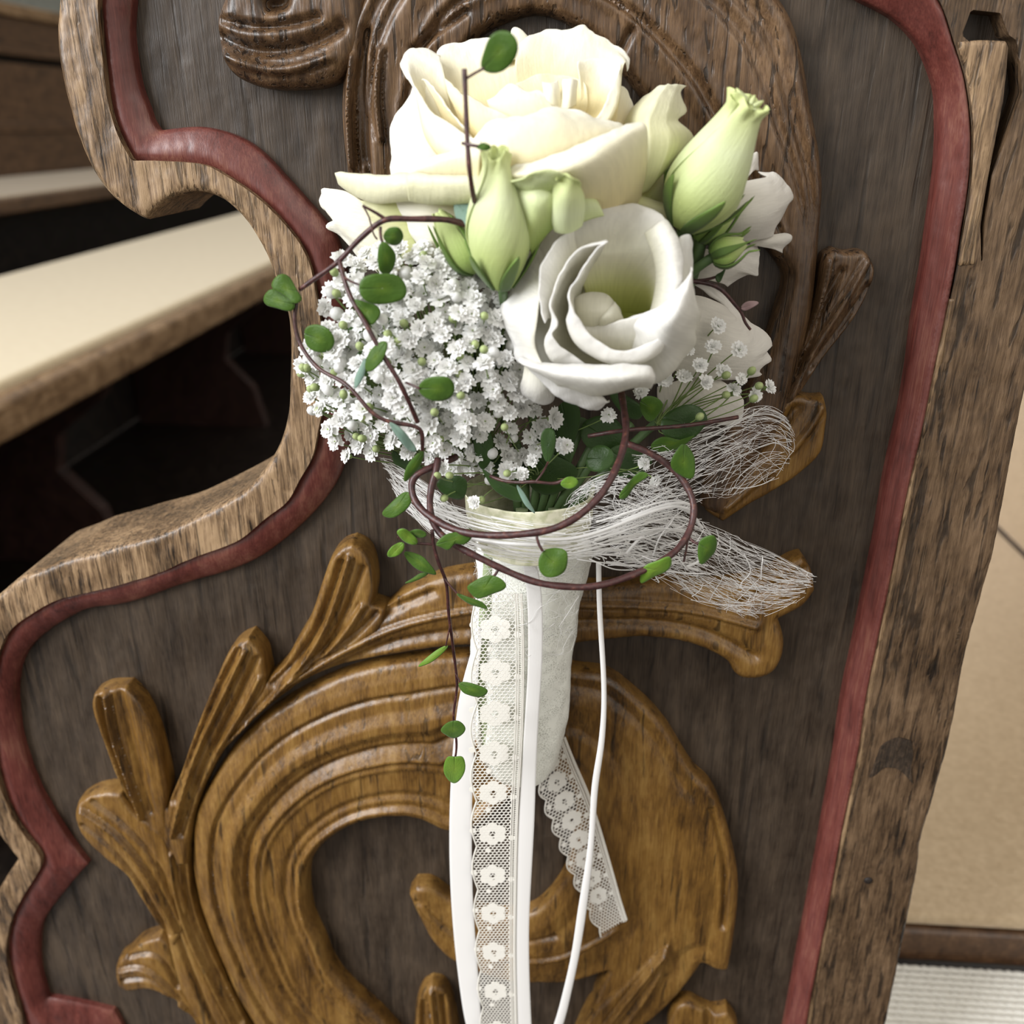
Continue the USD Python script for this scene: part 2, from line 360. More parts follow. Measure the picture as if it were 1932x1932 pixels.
def red_h(oline, iline, seed, bead):
    def h(p, d):
        a, b = seg_dist(p, oline), seg_dist(p, iline)
        u = a / (a + b + 1e-9)
        prof = np.interp(u, [0, 0.10, 0.18, 0.35, 0.6, 0.85, 0.95, 1.0], bead)
        return prof + wobble(p, 0.0004, 150, seed) + wobble(p, 0.0002, 700, seed + 1)
    return h
BEADL = [0.0075, 0.0082, 0.0086, 0.0084, 0.0070, 0.0050, 0.0040, 0.0030]
BEADR = [0.0100, 0.0120, 0.0128, 0.0112, 0.0085, 0.0062, 0.0052, 0.0040]
part(board, 'red_moulding', relief(clean(Polygon(np.vstack([redo, redi[::-1]]))), red_h(redo, redi, 21, BEADL), 0.0015, -0.001), REDP, label='curved red painted moulding inside the rim')
part(board, 'red_moulding', relief(clean(Polygon(np.vstack([rri, rro[::-1]]))), red_h(rro, rri, 25, BEADR), 0.0015, -0.001), REDP, label='upright red painted moulding beside the plain edge')

wl = rro[(rro[:, 1] < P(1800, 560, .01)[2]) & (rro[:, 1] > P(1530, 2050, .01)[2])]
ww_ = np.c_[wl[:, 0] + 0.0006, np.full(len(wl), -0.0098), wl[:, 1]]
part(board, 'worn_edge', tube(ww_, 0.0011 + 0.0012 * meshkit.fbm(ww_ * 160, 3, 4), 6), RIM, True, label='pale worn line beside the red moulding')
# small marks of the plain edge
knot = Polygon(PX(smooth_poly([(1655, 1425), (1664, 1406), (1690, 1392), (1718, 1396), (1722, 1420), (1718, 1450), (1722, 1478), (1708, 1462), (1690, 1448), (1668, 1447), (1650, 1462), (1640, 1466)], 4, 40), RIMW))
part(board, 'knot', relief(clean(knot), lambda p, d: RIMW + 0.0006 + 0 * d + wobble(p, 0.0004, 500, 31), 0.001, 0.004), KNOT, label='dark knot in the plain edge')
def disc(u, v, w, r, dome):
    c = P(u, v, w)
    s = trimesh.creation.icosphere(2, 1.0); s.apply_scale([r, dome, r]); s.apply_translation(c); return s
part(board, 'nail', disc(1638, 1661, RIMW, 0.0022, 0.0012), DARK, label='small dark nail head')

# --- the carving
def carved(name, px, m, H=0.013, lines=(), profile=None, edge=0.0026, seed=0, wref=0.006, label=None, spacing=0.00105, hard=42, tool=0.00035):
    poly = clean(Polygon(PX(smooth_poly(px, 5, hard), wref)))
    L_ = [(PX(spline(np.array(l, float), n=40), wref), a, s) for l, a, s in lines]
    extra = []
    for l, a, s in L_:
        if len(lines) > 1 and a > 0:
            t = np.gradient(l, axis=0); t /= np.linalg.norm(t, axis=1, keepdims=True) + 1e-12
            nn = np.c_[-t[:, 1], t[:, 0]]
            extra += [(l + nn * 0.0021, -0.0013, 0.0007), (l - nn * 0.0023, -0.0012, 0.0007)]
    L_ += extra
    def h(p, d):
        w = 0.84 * H * (0.5 + 0.5 * np.sqrt(np.clip(1 - (1 - np.clip(d / edge, 0, 1)) ** 2, 0, 1)))
        w = w + 0.05 * H * np.clip((d - edge) / 0.012, 0, 1)
        if profile is not None: w = w * profile(p)
        for l, a, s in L_:
            w = w + a * np.exp(-(seg_dist(p, l) / s) ** 2) * np.clip(d / 0.0015, 0, 1)
        return w + wobble(p, tool, 260, seed) + wobble(p, tool * 0.6, 900, seed + 3)
    return part(board, name, relief(poly, h, spacing, -0.001), m, label=label, smooth=50)

R_, G_ = 0.0026, -0.0030     # ridge and groove
s1, s2 = 0.0014, 0.0024

# upper roll and the arch behind the roses
carved('carved_roll', [(433, -50), (428, 0), (418, 30), (416, 60), (420, 85), (428, 115), (445, 141), (475, 158), (513, 169), (560, 170), (610, 166), (648, 150), (676, 108), (690, 40), (700, -50)], BROWN, 0.016,
       [([(426, 70), (470, 92), (530, 98), (600, 82), (650, 55)], G_ * 1.4, s2), ([(430, 40), (480, 52), (540, 52), (610, 36)], G_, s1), ([(440, 110), (500, 130), (560, 132), (630, 110)], R_, s2), ([(540, -30), (542, 6), (520, 12)], G_ * 2, s2)],
       edge=0.007, seed=41, label='rolled scroll end at the top left')
arch_out = [(700, 480), (668, 400), (656, 330), (646, 236), (646, 170), (655, 80), (690, -20), (760, -110), (900, -170), (1150, -180), (1350, -110), (1440, -40), (1490, 30), (1515, 110), (1530, 200), (1545, 280), (1552, 350), (1547, 430), (1540, 520),
            (1530, 600), (1505, 700), (1480, 790), (1420, 880), (1370, 975)]
arch_in = [(1322, 955), (1330, 900), (1380, 800), (1420, 710), (1447, 635), (1465, 580), (1478, 525), (1462, 490), (1400, 420), (1300, 300), (1190, 160), (1120, 75), (1075, 47), (1048, 34), (1018, 27), (985, 31), (930, 52), (895, 78), (850, 150), (810, 300), (800, 440), (790, 520)]
ao, ai = PX(spline(np.array(arch_out, float), n=160), .006), PX(spline(np.array(arch_in, float), n=160), .006)
def arch_prof(p):
    a, b = seg_dist(p, ao), seg_dist(p, ai)
    u = a / (a + b + 1e-9)
    f = np.clip((a + b - 0.016) / 0.014, 0, 1)
    return f * np.interp(u, [0, .05, .10, .17, .24, .30, .36, .45, .55, .62, .68, .72, .80, .95, 1], [.8, 1.0, 1.05, .78, 1.0, .82, 1.02, .98, .9, .96, .72, .98, .9, .88, .75]) + (1 - f) * (0.8 + 0.25 * np.sin(np.pi * u))
carved('carved_arch', arch_out + arch_in, BROWN, 0.013, [([(880, 22), (830, 60), (785, 95)], G_, s1), ([(672, 110), (664, 200), (668, 310)], R_ * 1.3, s1), ([(722, 95), (716, 180), (724, 260)], R_, s1), ([(695, 60), (688, 180), (692, 300)], G_, s1), ([(1190, 60), (1170, 100)], G_, s1)],
       arch_prof, edge=0.005, seed=45, spacing=0.0011, label='broad dark brown arch behind the roses')
carved('carved_leaf', [(1536, 560), (1546, 500), (1553, 478), (1572, 467), (1597, 474), (1623, 471), (1637, 479), (1649, 507), (1641, 543), (1612, 598), (1576, 645), (1551, 678), (1533, 705), (1507, 743), (1480, 775), (1470, 740), (1495, 690), (1515, 640)], BROWN, 0.011,
       [([(1490, 745), (1530, 660), (1580, 580), (1632, 490)], R_, s1), ([(1500, 700), (1540, 600), (1585, 510)], G_, s1), ([(1530, 690), (1580, 620), (1635, 540)], G_, s1), ([(1515, 650), (1545, 560), (1560, 490)], R_, s1)], seed=47, label='upright leaf at the right of the arch')
carved('carved_leaf', [(1507, 743), (1530, 748), (1554, 747), (1560, 775), (1558, 801), (1547, 852), (1507, 892), (1464, 921), (1413, 950), (1362, 983), (1330, 962), (1340, 920), (1390, 850), (1440, 790), (1480, 750)], GOLD, 0.011,
       [([(1370, 950), (1450, 880), (1510, 820), (1545, 765)], R_, s2), ([(1350, 930), (1430, 850), (1500, 770)], G_, s2)], seed=48, label='drooping leaf below the arch at the right')
# the branch that passes behind the stems
carved('carved_branch', [(690, 1160), (732, 1138), (760, 1114), (800, 1095), (850, 1078), (950, 1070), (1075, 1098), (1150, 1100), (1250, 1092), (1350, 1098), (1440, 1080), (1490, 1052), (1512, 1045), (1530, 1075), (1536, 1110), (1515, 1137), (1467, 1164), (1478, 1207), (1471, 1243), (1449, 1269), (1406, 1276),
        (1384, 1265), (1370, 1243), (1323, 1218), (1268, 1203), (1200, 1198), (1120, 1206), (1040, 1215), (960, 1216), (870, 1214), (760, 1228), (660, 1248), (580, 1280), (520, 1320), (470, 1365), (440, 1390), (500, 1300), (600, 1220)], GOLD, 0.013,
       [([(520, 1300), (640, 1225), (760, 1170), (900, 1140), (1100, 1130), (1300, 1140), (1420, 1170)], R_, s2), ([(560, 1290), (660, 1240), (760, 1200), (900, 1180), (1100, 1165), (1300, 1175), (1420, 1230)], G_, s2), ([(700, 1165), (760, 1135), (820, 1110)], G_, s2), ([(1400, 1130), (1460, 1100), (1515, 1070)], G_, s2)],
       edge=0.005, seed=51, label='golden branch passing behind the stems')
# the big scroll
so = [(985, 1236), (930, 1230), (870, 1232), (760, 1243), (669, 1262), (590, 1294), (511, 1341), (452, 1396), (405, 1463), (374, 1526), (366, 1585), (368, 1644), (378, 1695), (393, 1742), (417, 1801), (445, 1864), (472, 1912), (520, 1990), (600, 2085)]
si = [(860, 2085), (790, 1990), (736, 1927), (700, 1892), (661, 1857), (629, 1817), (610, 1770), (590, 1723), (582, 1664), (588, 1624), (604, 1597), (629, 1573), (669, 1550), (708, 1538), (760, 1534), (800, 1542), (844, 1561), (900, 1552), (985, 1480)]
SO, SI = PX(spline(np.array(so, float), n=120), .006), PX(spline(np.array(si, float), n=120), .006)
def scroll_prof(p):
    a, b = seg_dist(p, SO), seg_dist(p, SI)
    u = a / (a + b + 1e-9)
    return np.interp(u, [0, .03, .10, .16, .185, .21, .27, .335, .38, .43, .46, .485, .53, .575, .60, .63, .66, .78, .82, .86, .90, .93, .96, 1], [.8, .85, .98, 1.0, .78, .95, .98, 1.22, 1.24, 1.02, 1.0, .78, 1.0, 1.18, 1.0, 1.06, .96, .93, .78, .92, .84, 1.1, 1.0, .85])
carved('carved_scroll', so + si, GOLD, 0.014, [], scroll_prof, edge=0.0035, seed=55, label='large golden scroll left of the ribbons')
s2o = [(975, 1236), (1030, 1248), (1076, 1257), (1146, 1269), (1204, 1311), (1254, 1364), (1308, 1449), (1341, 1482), (1366, 1540), (1388, 1623), (1393, 1674), (1388, 1739), (1373, 1826), (1348, 1824), (1324, 1812), (1312, 1830), (1268, 1884), (1200, 1940), (1120, 1960)]
s2i = [(1120, 1880), (1146, 1824), (1080, 1846), (1001, 1848), (930, 1835), (856, 1803), (815, 1766), (790, 1721), (773, 1681), (786, 1664), (815, 1666), (850, 1690), (925, 1722), (1001, 1716), (1038, 1687), (1070, 1634), (1085, 1560), (1085, 1500), (1060, 1455), (1020, 1450), (975, 1480)]
S2O, S2I = PX(spline(np.array(s2o, float), n=120), .006), PX(spline(np.array(s2i[11:], float), n=120), .006)
def scroll2_prof(p):
    a, b = seg_dist(p, S2O), seg_dist(p, S2I)
    u = a / (a + b + 1e-9)
    return np.interp(u, [0, .06, .14, .2, .3, .45, .52, .6, .75, .82, .9, 1], [.82, .95, .82, .98, 1.05, .95, .86, 1.0, 1.04, .9, 1.0, .85])
carved('carved_scroll', s2o + s2i, GOLD, 0.013, [([(800, 1700), (870, 1765), (960, 1795), (1060, 1790), (1160, 1740)], R_ * .7, s2), ([(790, 1690), (850, 1740), (940, 1770), (1050, 1755)], G_ * .6, s1), ([(1340, 1520), (1365, 1620), (1362, 1740)], G_, s1)], scroll2_prof, edge=0.0035, seed=57, label='curl of the golden scroll behind and right of the ribbons')
# acanthus leaf left of the scroll
carved('carved_stem', [(300, 1500), (330, 1520), (372, 1530), (362, 1600), (366, 1680), (388, 1755), (415, 1815), (446, 1880), (478, 1945), (550, 2085), (440, 2085), (400, 1960), (350, 1880), (325, 1790), (305, 1700), (280, 1600)], GOLD, 0.0125,
       [([(330, 1600), (345, 1700), (385, 1800), (440, 1910), (500, 2020)], R_, s1), ([(350, 1600), (362, 1700), (405, 1810), (460, 1920)], G_, s1), ([(310, 1620), (330, 1720), (370, 1830), (420, 1950)], G_, s1)], seed=61)
carved('leaf_lobe', [(669, 1014), (690, 1025), (704, 1047), (712, 1094), (708, 1130), (732, 1138), (720, 1180), (650, 1225), (560, 1285), (490, 1345), (430, 1405), (412, 1425), (440, 1370), (490, 1300), (511, 1271), (539, 1244), (563, 1201), (590, 1153), (610, 1094), (629, 1043), (648, 1022)], GOLD, 0.015,
       [([(450, 1380), (560, 1260), (620, 1170), (665, 1040)], R_ * 1.3, s1), ([(480, 1350), (590, 1250), (650, 1160), (690, 1060)], G_, s1), ([(520, 1280), (590, 1200), (630, 1110), (650, 1050)], G_, s1), ([(560, 1270), (640, 1200), (690, 1130)], R_, s1), ([(600, 1245), (670, 1190), (715, 1145)], G_, s1)], seed=63, label='topmost lobe of the acanthus leaf')
carved('leaf_lobe', [(476, 1192), (500, 1220), (507, 1248), (511, 1271), (505, 1300), (470, 1350), (420, 1420), (385, 1490), (370, 1540), (362, 1620), (340, 1620), (318, 1560), (323, 1508), (346, 1449), (366, 1390), (393, 1319), (413, 1271), (437, 1220), (455, 1202)], GOLD, 0.015,
       [([(335, 1560), (375, 1420), (420, 1320), (470, 1215)], R_ * 1.4, s1), ([(350, 1560), (395, 1430), (440, 1340), (492, 1230)], G_, s1), ([(335, 1500), (385, 1370), (420, 1290), (455, 1215)], G_, s1), ([(420, 1400), (470, 1320), (498, 1265)], R_, s1)], seed=65, label='second lobe of the acanthus leaf')
carved('leaf_lobe', [(178, 1325), (181, 1303), (205, 1292), (244, 1290), (271, 1318), (295, 1369), (311, 1428), (321, 1479), (322, 1530), (330, 1580), (300, 1575), (268, 1540), (244, 1499), (220, 1447), (197, 1384)], GOLD, 0.013,
       [([(210, 1300), (225, 1380), (245, 1440), (275, 1530)], R_ * 1.4, s1), ([(195, 1310), (213, 1390), (235, 1450), (262, 1520)], G_ * 1.2, s1), ([(235, 1300), (262, 1400), (290, 1520)], G_ * .6, s2)], seed=67, label='straight finger lobe of the acanthus leaf')
carved('leaf_lobe', [(148, 1530), (152, 1505), (173, 1491), (205, 1483), (236, 1485), (262, 1522), (290, 1540), (320, 1570), (345, 1640), (360, 1720), (335, 1780), (319, 1754), (299, 1727), (271, 1683), (244, 1640), (205, 1609), (165, 1569)], GOLD, 0.014,
       [([(165, 1515), (230, 1560), (290, 1640), (340, 1740)], R_ * 1.2, s1), ([(185, 1500), (250, 1550), (305, 1620), (350, 1720)], G_, s1), ([(165, 1545), (220, 1590), (280, 1670), (325, 1750)], G_, s1)], seed=69, label='rounded left lobe of the acanthus leaf')
carved('leaf_lobe', [(222, 1825), (226, 1805), (238, 1796), (268, 1770), (307, 1757), (325, 1775), (345, 1840), (380, 1900), (400, 1950), (378, 1920), (354, 1892), (315, 1868), (283, 1857), (244, 1860), (226, 1849)], GOLD, 0.013,
       [([(232, 1820), (280, 1815), (330, 1860), (380, 1920)], R_, s1), ([(240, 1838), (290, 1838), (340, 1875)], G_, s1), ([(250, 1795), (300, 1790), (340, 1850)], G_, s1)], seed=71, label='lowest lobe of the acanthus leaf')
carved('leaf_tip', [(782, 1932), (786, 1890), (798, 1862), (815, 1850), (836, 1857), (850, 1880), (862, 1932), (875, 2010), (770, 2010)], GOLD, 0.012, [([(815, 1860), (822, 1930), (822, 1990)], R_, s1), ([(836, 1870), (843, 1940)], G_, s1), ([(800, 1880), (802, 1950)], G_, s1)], seed=73, label='small leaf tip left of the ribbons')
carved('leaf_tip', [(1264, 1755), (1256, 1800), (1232, 1850), (1192, 1910), (1150, 1965), (1100, 2010), (1080, 1960), (1108, 1900), (1129, 1876), (1170, 1840), (1220, 1790)], GOLD, 0.018, [([(1110, 1950), (1180, 1860), (1250, 1775)], R_ * 1.2, s1), ([(1130, 1960), (1200, 1870), (1250, 1800)], G_, s1)], seed=75, label='pointed leaf below the curl')
carved('leaf_tip', [(1266, 1905), (1280, 1890), (1300, 1886), (1322, 1897), (1345, 1906), (1372, 1902), (1392, 1935), (1385, 2010), (1268, 2010), (1260, 1940)], GOLD, 0.011, [([(1335, 1905), (1338, 1990)], G_ * 1.3, s2)], seed=77, label='rounded leaf tips at the bottom right')
# ------------------------------------------------------------------ the pews behind and the hall
def slab(name, lo, hi, m, parent, r=0.004, label=None): return part(parent, name, box(lo, hi, r), m, label=label)

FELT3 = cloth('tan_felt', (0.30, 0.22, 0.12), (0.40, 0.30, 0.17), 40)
y0, y1 = -0.25, 9.0
near = thing('pew', 'nearer pew with wide pale felt pad seen through the curved gap at left', 'pew', (-1.28, y0, 0))
z = 0.60
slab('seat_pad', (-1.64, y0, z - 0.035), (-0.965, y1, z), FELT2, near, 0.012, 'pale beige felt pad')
slab('seat_rail', (-0.95, y0, z - 0.075), (-0.905, y1, z - 0.006), PEWLIGHT, near, 0.014, 'rounded light brown front rail')
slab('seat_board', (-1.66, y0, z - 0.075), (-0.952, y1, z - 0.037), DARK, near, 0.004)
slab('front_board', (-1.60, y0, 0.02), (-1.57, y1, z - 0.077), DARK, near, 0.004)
for k in range(8):
    yy = 0.45 + k * 1.1
    prof = Polygon([(-1.56, 0.0), (-1.10, 0.0), (-1.13, 0.14), (-1.22, 0.24), (-1.20, 0.33), (-1.08, 0.42), (-1.02, 0.52), (-1.56, 0.52)])
    e = trimesh.creation.extrude_polygon(prof.buffer(0.015).buffer(-0.015), 0.04)
    e.apply_transform(np.array([[1, 0, 0, 0], [0, 0, 1, yy], [0, 1, 0, 0.0], [0, 0, 0, 1]], float)); e.invert()
    part(near, 'bracket', e, BRACKET, 20)

far = thing('pew', 'far pew at the top left with tall panelled wooden back', 'pew', (-2.5, y0, 0))
zf = 0.75
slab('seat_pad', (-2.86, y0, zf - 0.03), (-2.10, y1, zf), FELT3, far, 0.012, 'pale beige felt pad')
slab('seat_rail', (-2.10, y0, zf - 0.06), (-2.06, y1, zf - 0.004), PEW, far, 0.01)
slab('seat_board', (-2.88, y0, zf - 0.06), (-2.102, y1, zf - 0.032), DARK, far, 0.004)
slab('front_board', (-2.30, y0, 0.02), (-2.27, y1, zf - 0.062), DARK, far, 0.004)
slab('back_panel', (-2.95, y0, zf - 0.02), (-2.89, y1, 1.275), PEW, far, 0.004)
slab('back_board', (-2.99, y0, 0.3), (-2.951, y1, 1.55), DARK, far, 0.004)
slab('back_rail', (-2.95, y0, 1.31), (-2.87, y1, 1.36), PEW, far, 0.006)
slab('back_panel', (-2.95, y0, 1.362), (-2.885, y1, 1.485), PEW, far, 0.004)
slab('top_rail', (-2.95, y0, 1.487), (-2.855, y1, 1.545), PEWLIGHT, far, 0.01, 'grey brown top rail')
slab('middle_rail', (-2.95, y0, 0.95), (-2.875, y1, 1.0), PEW, far, 0.008)

# the seat to the right of the pew end
zs = 0.44
a = G(1800, 1738, zs); ys = a[1]
seat = thing('felt_seat', 'beige felt covered bench seat right of the pew end', 'bench', (0.35, ys, 0))
xj = 0.635
slab('seat_pad', (-0.02, ys + 0.004, zs - 0.012), (xj, 2.2, zs), FELT, seat, 0.005, 'beige felt cover')
slab('seat_board', (-0.02, ys, zs - 0.046), (xj + 0.03, 2.2, zs - 0.0125), PEW, seat, 0.006, 'reddish brown wooden seat board')
slab('backrest', (xj, ys + 0.01, zs + 0.001), (xj + 0.03, 2.2, zs + 0.55), FELT, seat, 0.008, 'beige felt covered back')
part(seat, 'leg', box((0.5, ys + 0.02, 0), (0.55, ys + 0.07, zs - 0.0465), 0.004), PEW)
part(seat, 'leg', box((0.5, 2.05, 0), (0.55, 2.1, zs - 0.0465), 0.004), PEW)
part(seat, 'leg', box((0.06, 2.05, 0), (0.11, 2.1, zs - 0.0465), 0.004), PEW)
part(seat, 'leg', box((0.06, ys + 0.02, 0), (0.11, ys + 0.07, zs - 0.0465), 0.004), PEW)
b = G(1800, 1800, zs - 0.046)
zm = zs - 0.040
mat_ = thing('ribbed_kneeler', 'white ribbed woven kneeler cushion in front of the felt seat', 'cushion', (0.4, ys - 0.1, zm - 0.1))
yk0, yk1 = 0.055, ys - 0.002
part(mat_, 'cushion', box((0.16, yk0, zm - 0.10), (0.75, yk1, zm - 0.003), 0.012), WEAVE)
yy = yk1 - 0.006; k = 0
while yy > yk0 + 0.008:
    n = 200
    xs = np.linspace(0.17, 0.74, n)
    pts = np.c_[xs, np.full(n, yy), zm - 0.003 + 0.0009 * np.sin(xs / 0.0035 * np.pi + (k % 2) * np.pi)]
    part(mat_, 'rib', tube(pts, 0.0026, 6), WEAVE, True)
    yy -= 0.0056; k += 1

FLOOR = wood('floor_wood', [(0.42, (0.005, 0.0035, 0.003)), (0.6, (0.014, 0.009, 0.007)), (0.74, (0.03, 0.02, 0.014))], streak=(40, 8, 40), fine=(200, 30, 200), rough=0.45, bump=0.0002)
PLASTER = cloth('plaster', (0.24, 0.25, 0.22), (0.32, 0.33, 0.29), 6)
def struct(name, mesh, m):
    p = part('/World', name, mesh, m)
    tag(stage.GetPrimAtPath(p), kind='structure')
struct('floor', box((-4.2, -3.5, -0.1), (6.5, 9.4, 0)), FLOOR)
struct('wall_back', box((-4.2, 9.4, -0.1), (6.5, 9.5, 4.5)), PLASTER)
struct('wall_left', box((-4.3, -0.5, -0.1), (-4.2, 9.4, 4.5)), PLASTER)
# ------------------------------------------------------------------ petals, buds and leaves: curved sheets through traced control points, with thickness
def petal_mat(name, ramp, rough=0.55, trans=0.25, grain=0.0002, spec=0.35, vein=26.0):
    """Petal tissue; the ramp runs from the petal's base (0) to its rim (1)."""
    n = {'a': ('attribute', {'attribute': 'tint'}), 'ac': ('attribute', {'attribute': 'across'}), 'r': ('rgb_ramp', {'ramp': ramp}), 'g': ('geometry', {}),
         'n': ('noise_texture', {'scale': 900.0, 'detail': 4.0}), 'b': ('bump', {'strength': 0.5, 'distance': grain}),
         'cx': ('combine_xyz', {}), 'mp': ('mapping', {'scale': (vein, 5.0, 1.0)}), 'vn': ('noise_texture', {'scale': 1.0, 'detail': 4.0, 'roughness': 0.6, 'distortion': 0.5}),
         'ad': ('math', {'math_type': 'multiply_add', 'value2': 1.6}),
         'vr': ('map_range', {'from_min': 0.3, 'from_max': 0.7, 'to_min': 0.93, 'to_max': 1.03}), 'hs': ('hsv', {}),
         'p': ('principled_bsdf', {'roughness': rough, 'specular_ior_level': spec, 'sheen_weight': 0.15}),
         't': ('translucent_bsdf', {}), 'm': ('mix_closure', {'fac': trans})}
    l = [('a.fac', 'r.fac'), ('ac.fac', 'cx.x'), ('a.fac', 'cx.y'), ('cx.vector', 'mp.vector'), ('mp.vector', 'vn.vector'), ('vn.fac', 'vr.value'), ('r.color', 'hs.color'), ('vr.result', 'hs.value'),
         ('hs.color', 'p.base_color'), ('hs.color', 't.color'), ('g.position', 'n.vector'), ('vn.fac', 'ad.value1'), ('n.fac', 'ad.value3'), ('ad.value', 'b.height'), ('b.normal', 'p.normal'),
         ('p.BSDF', 'm.closure1'), ('t.BSDF', 'm.closure2')]
    return mat(name, n, l, 'm.closure')

ROSE = petal_mat('rose_petal', [(0.0, (0.76, 0.62, 0.25)), (0.3, (0.83, 0.73, 0.43)), (0.6, (0.87, 0.82, 0.61)), (1.0, (0.90, 0.88, 0.77))], trans=0.16)
ROSEG = petal_mat('rose_petal_greenish', [(0.0, (0.62, 0.66, 0.26)), (0.5, (0.78, 0.77, 0.48)), (1.0, (0.86, 0.84, 0.64))])
LISI = petal_mat('white_petal', [(0.0, (0.46, 0.52, 0.10)), (0.2, (0.62, 0.64, 0.25)), (0.42, (0.81, 0.79, 0.62)), (0.8, (0.85, 0.835, 0.77)), (1.0, (0.91, 0.90, 0.88))], rough=0.42, trans=0.36)
WHITEP = petal_mat('pure_white_petal', [(0.0, (0.76, 0.72, 0.62)), (1.0, (0.82, 0.79, 0.73))], rough=0.42)
PALEG = petal_mat('pale_green_petal', [(0.0, (0.36, 0.50, 0.10)), (0.3, (0.60, 0.70, 0.27)), (0.7, (0.74, 0.80, 0.50)), (1.0, (0.72, 0.79, 0.36))])
BUDG = petal_mat('bud_green', [(0.0, (0.20, 0.36, 0.07)), (0.5, (0.42, 0.56, 0.16)), (1.0, (0.66, 0.74, 0.34))])
SEPAL = petal_mat('sepal_green', [(0.0, (0.065, 0.13, 0.022)), (1.0, (0.16, 0.26, 0.045))], trans=0.12)
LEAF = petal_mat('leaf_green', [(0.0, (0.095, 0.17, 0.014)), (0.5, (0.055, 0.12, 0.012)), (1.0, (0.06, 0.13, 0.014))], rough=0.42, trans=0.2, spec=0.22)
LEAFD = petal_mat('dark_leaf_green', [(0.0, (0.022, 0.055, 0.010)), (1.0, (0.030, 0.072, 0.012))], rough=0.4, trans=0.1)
LEAFY = petal_mat('young_leaf_green', [(0.0, (0.20, 0.33, 0.03)), (1.0, (0.13, 0.27, 0.025))], rough=0.4, trans=0.25)
LEAFB = petal_mat('blue_green_leaf', [(0.0, (0.16, 0.26, 0.20)), (1.0, (0.20, 0.30, 0.24))], rough=0.6, trans=0.1)
TWIG = mat('twig_bark', {'g': ('geometry', {}), 'n': ('noise_texture', {'scale': 500.0, 'detail': 4.0}), 'r': ('rgb_ramp', {'ramp': [(0.3, (0.028, 0.010, 0.010)), (0.6, (0.065, 0.022, 0.020)), (0.75, (0.15, 0.06, 0.04))]}),
                         'b': ('bump', {'strength': 0.6, 'distance': 0.0003}), 'p': ('principled_bsdf', {'roughness': 0.45})},
           [('g.position', 'n.vector'), ('n.fac', 'r.fac'), ('r.color', 'p.base_color'), ('n.fac', 'b.height'), ('b.normal', 'p.normal')], 'p.BSDF')
STEM = mat('stem_green', {'p': ('principled_bsdf', {'base_color': (0.08, 0.14, 0.05), 'roughness': 0.5})}, [], 'p.BSDF')

ACROSS = np.zeros(0)
def sheet(grid, thick=0.0004):
    """grid (n, m, 3) of points -> closed thin sheet and the row share (0 first row .. 1 last row) of each vertex."""
    n, m_, _ = grid.shape
    du = np.gradient(grid, axis=0); dv = np.gradient(grid, axis=1)
    nr = np.cross(du, dv); nr /= np.linalg.norm(nr, axis=2, keepdims=True) + 1e-15
    a = (grid + nr * thick / 2).reshape(-1, 3); b = (grid - nr * thick / 2).reshape(-1, 3)
    i, j = np.meshgrid(np.arange(n - 1), np.arange(m_ - 1), indexing='ij')
    q = np.stack([i * m_ + j, (i + 1) * m_ + j, (i + 1) * m_ + j + 1, i * m_ + j + 1], -1).reshape(-1, 4)
    f1 = np.vstack([q[:, [0, 1, 2]], q[:, [0, 2, 3]]])
    k = n * m_
    loop = np.r_[np.arange(m_), np.arange(1, n) * m_ + m_ - 1, (n - 1) * m_ + np.arange(m_ - 2, -1, -1), np.arange(n - 2, 0, -1) * m_]
    nx = np.roll(loop, -1)
    f = np.vstack([f1, f1[:, ::-1] + k, np.c_[loop, nx, nx + k], np.c_[loop, nx + k, loop + k]])
    t = np.repeat(np.linspace(0, 1, n), m_)
    global ACROSS
    ac = np.tile(np.linspace(0, 1, m_), n); ACROSS = np.r_[ac, ac]
    return np.vstack([a, b]), f, np.r_[t, t]

def loft(rows, n=22, m_=30, kx=None, ky=None):
    """Surface through rows of (u, v, w mm) control points; rows may have any number of points each."""
    k = max(len(r) for r in rows)
    R = []
    for r in rows:
        p = np.array([P(u, v, w * 0.001) for u, v, w in r])
        R.append(spline(p, n=k) if len(p) > 2 and len(p) != k else (np.array([p[0] + (p[-1] - p[0]) * t for t in np.linspace(0, 1, k)]) if len(p) != k else p))
    C = np.array(R)
    kx = min(3, len(rows) - 1) if kx is None else kx
    ky = min(3, k - 1) if ky is None else ky
    x, y = np.arange(len(rows)), np.arange(k)
    X, Y = np.linspace(0, len(rows) - 1, n), np.linspace(0, k - 1, m_)
    return np.stack([RectBivariateSpline(x, y, C[:, :, c], kx=kx, ky=ky, s=0)(X, Y) for c in range(3)], -1)

def tinted(parent, name, v, f, t, m, label=None):
    path = part(parent, name, trimesh.Trimesh(v, f, process=False), m, True, label)
    UsdGeom.PrimvarsAPI(stage.GetPrimAtPath(path)).CreatePrimvar('tint', Sdf.ValueTypeNames.FloatArray, 'vertex').Set(Vt.FloatArray.FromNumpy(np.clip(np.asarray(t), 0, 1).astype(np.float32)))
    if len(ACROSS) == len(v):
        UsdGeom.PrimvarsAPI(stage.GetPrimAtPath(path)).CreatePrimvar('across', Sdf.ValueTypeNames.FloatArray, 'vertex').Set(Vt.FloatArray.FromNumpy((ACROSS + len(taken) % 17).astype(np.float32)))
    return path

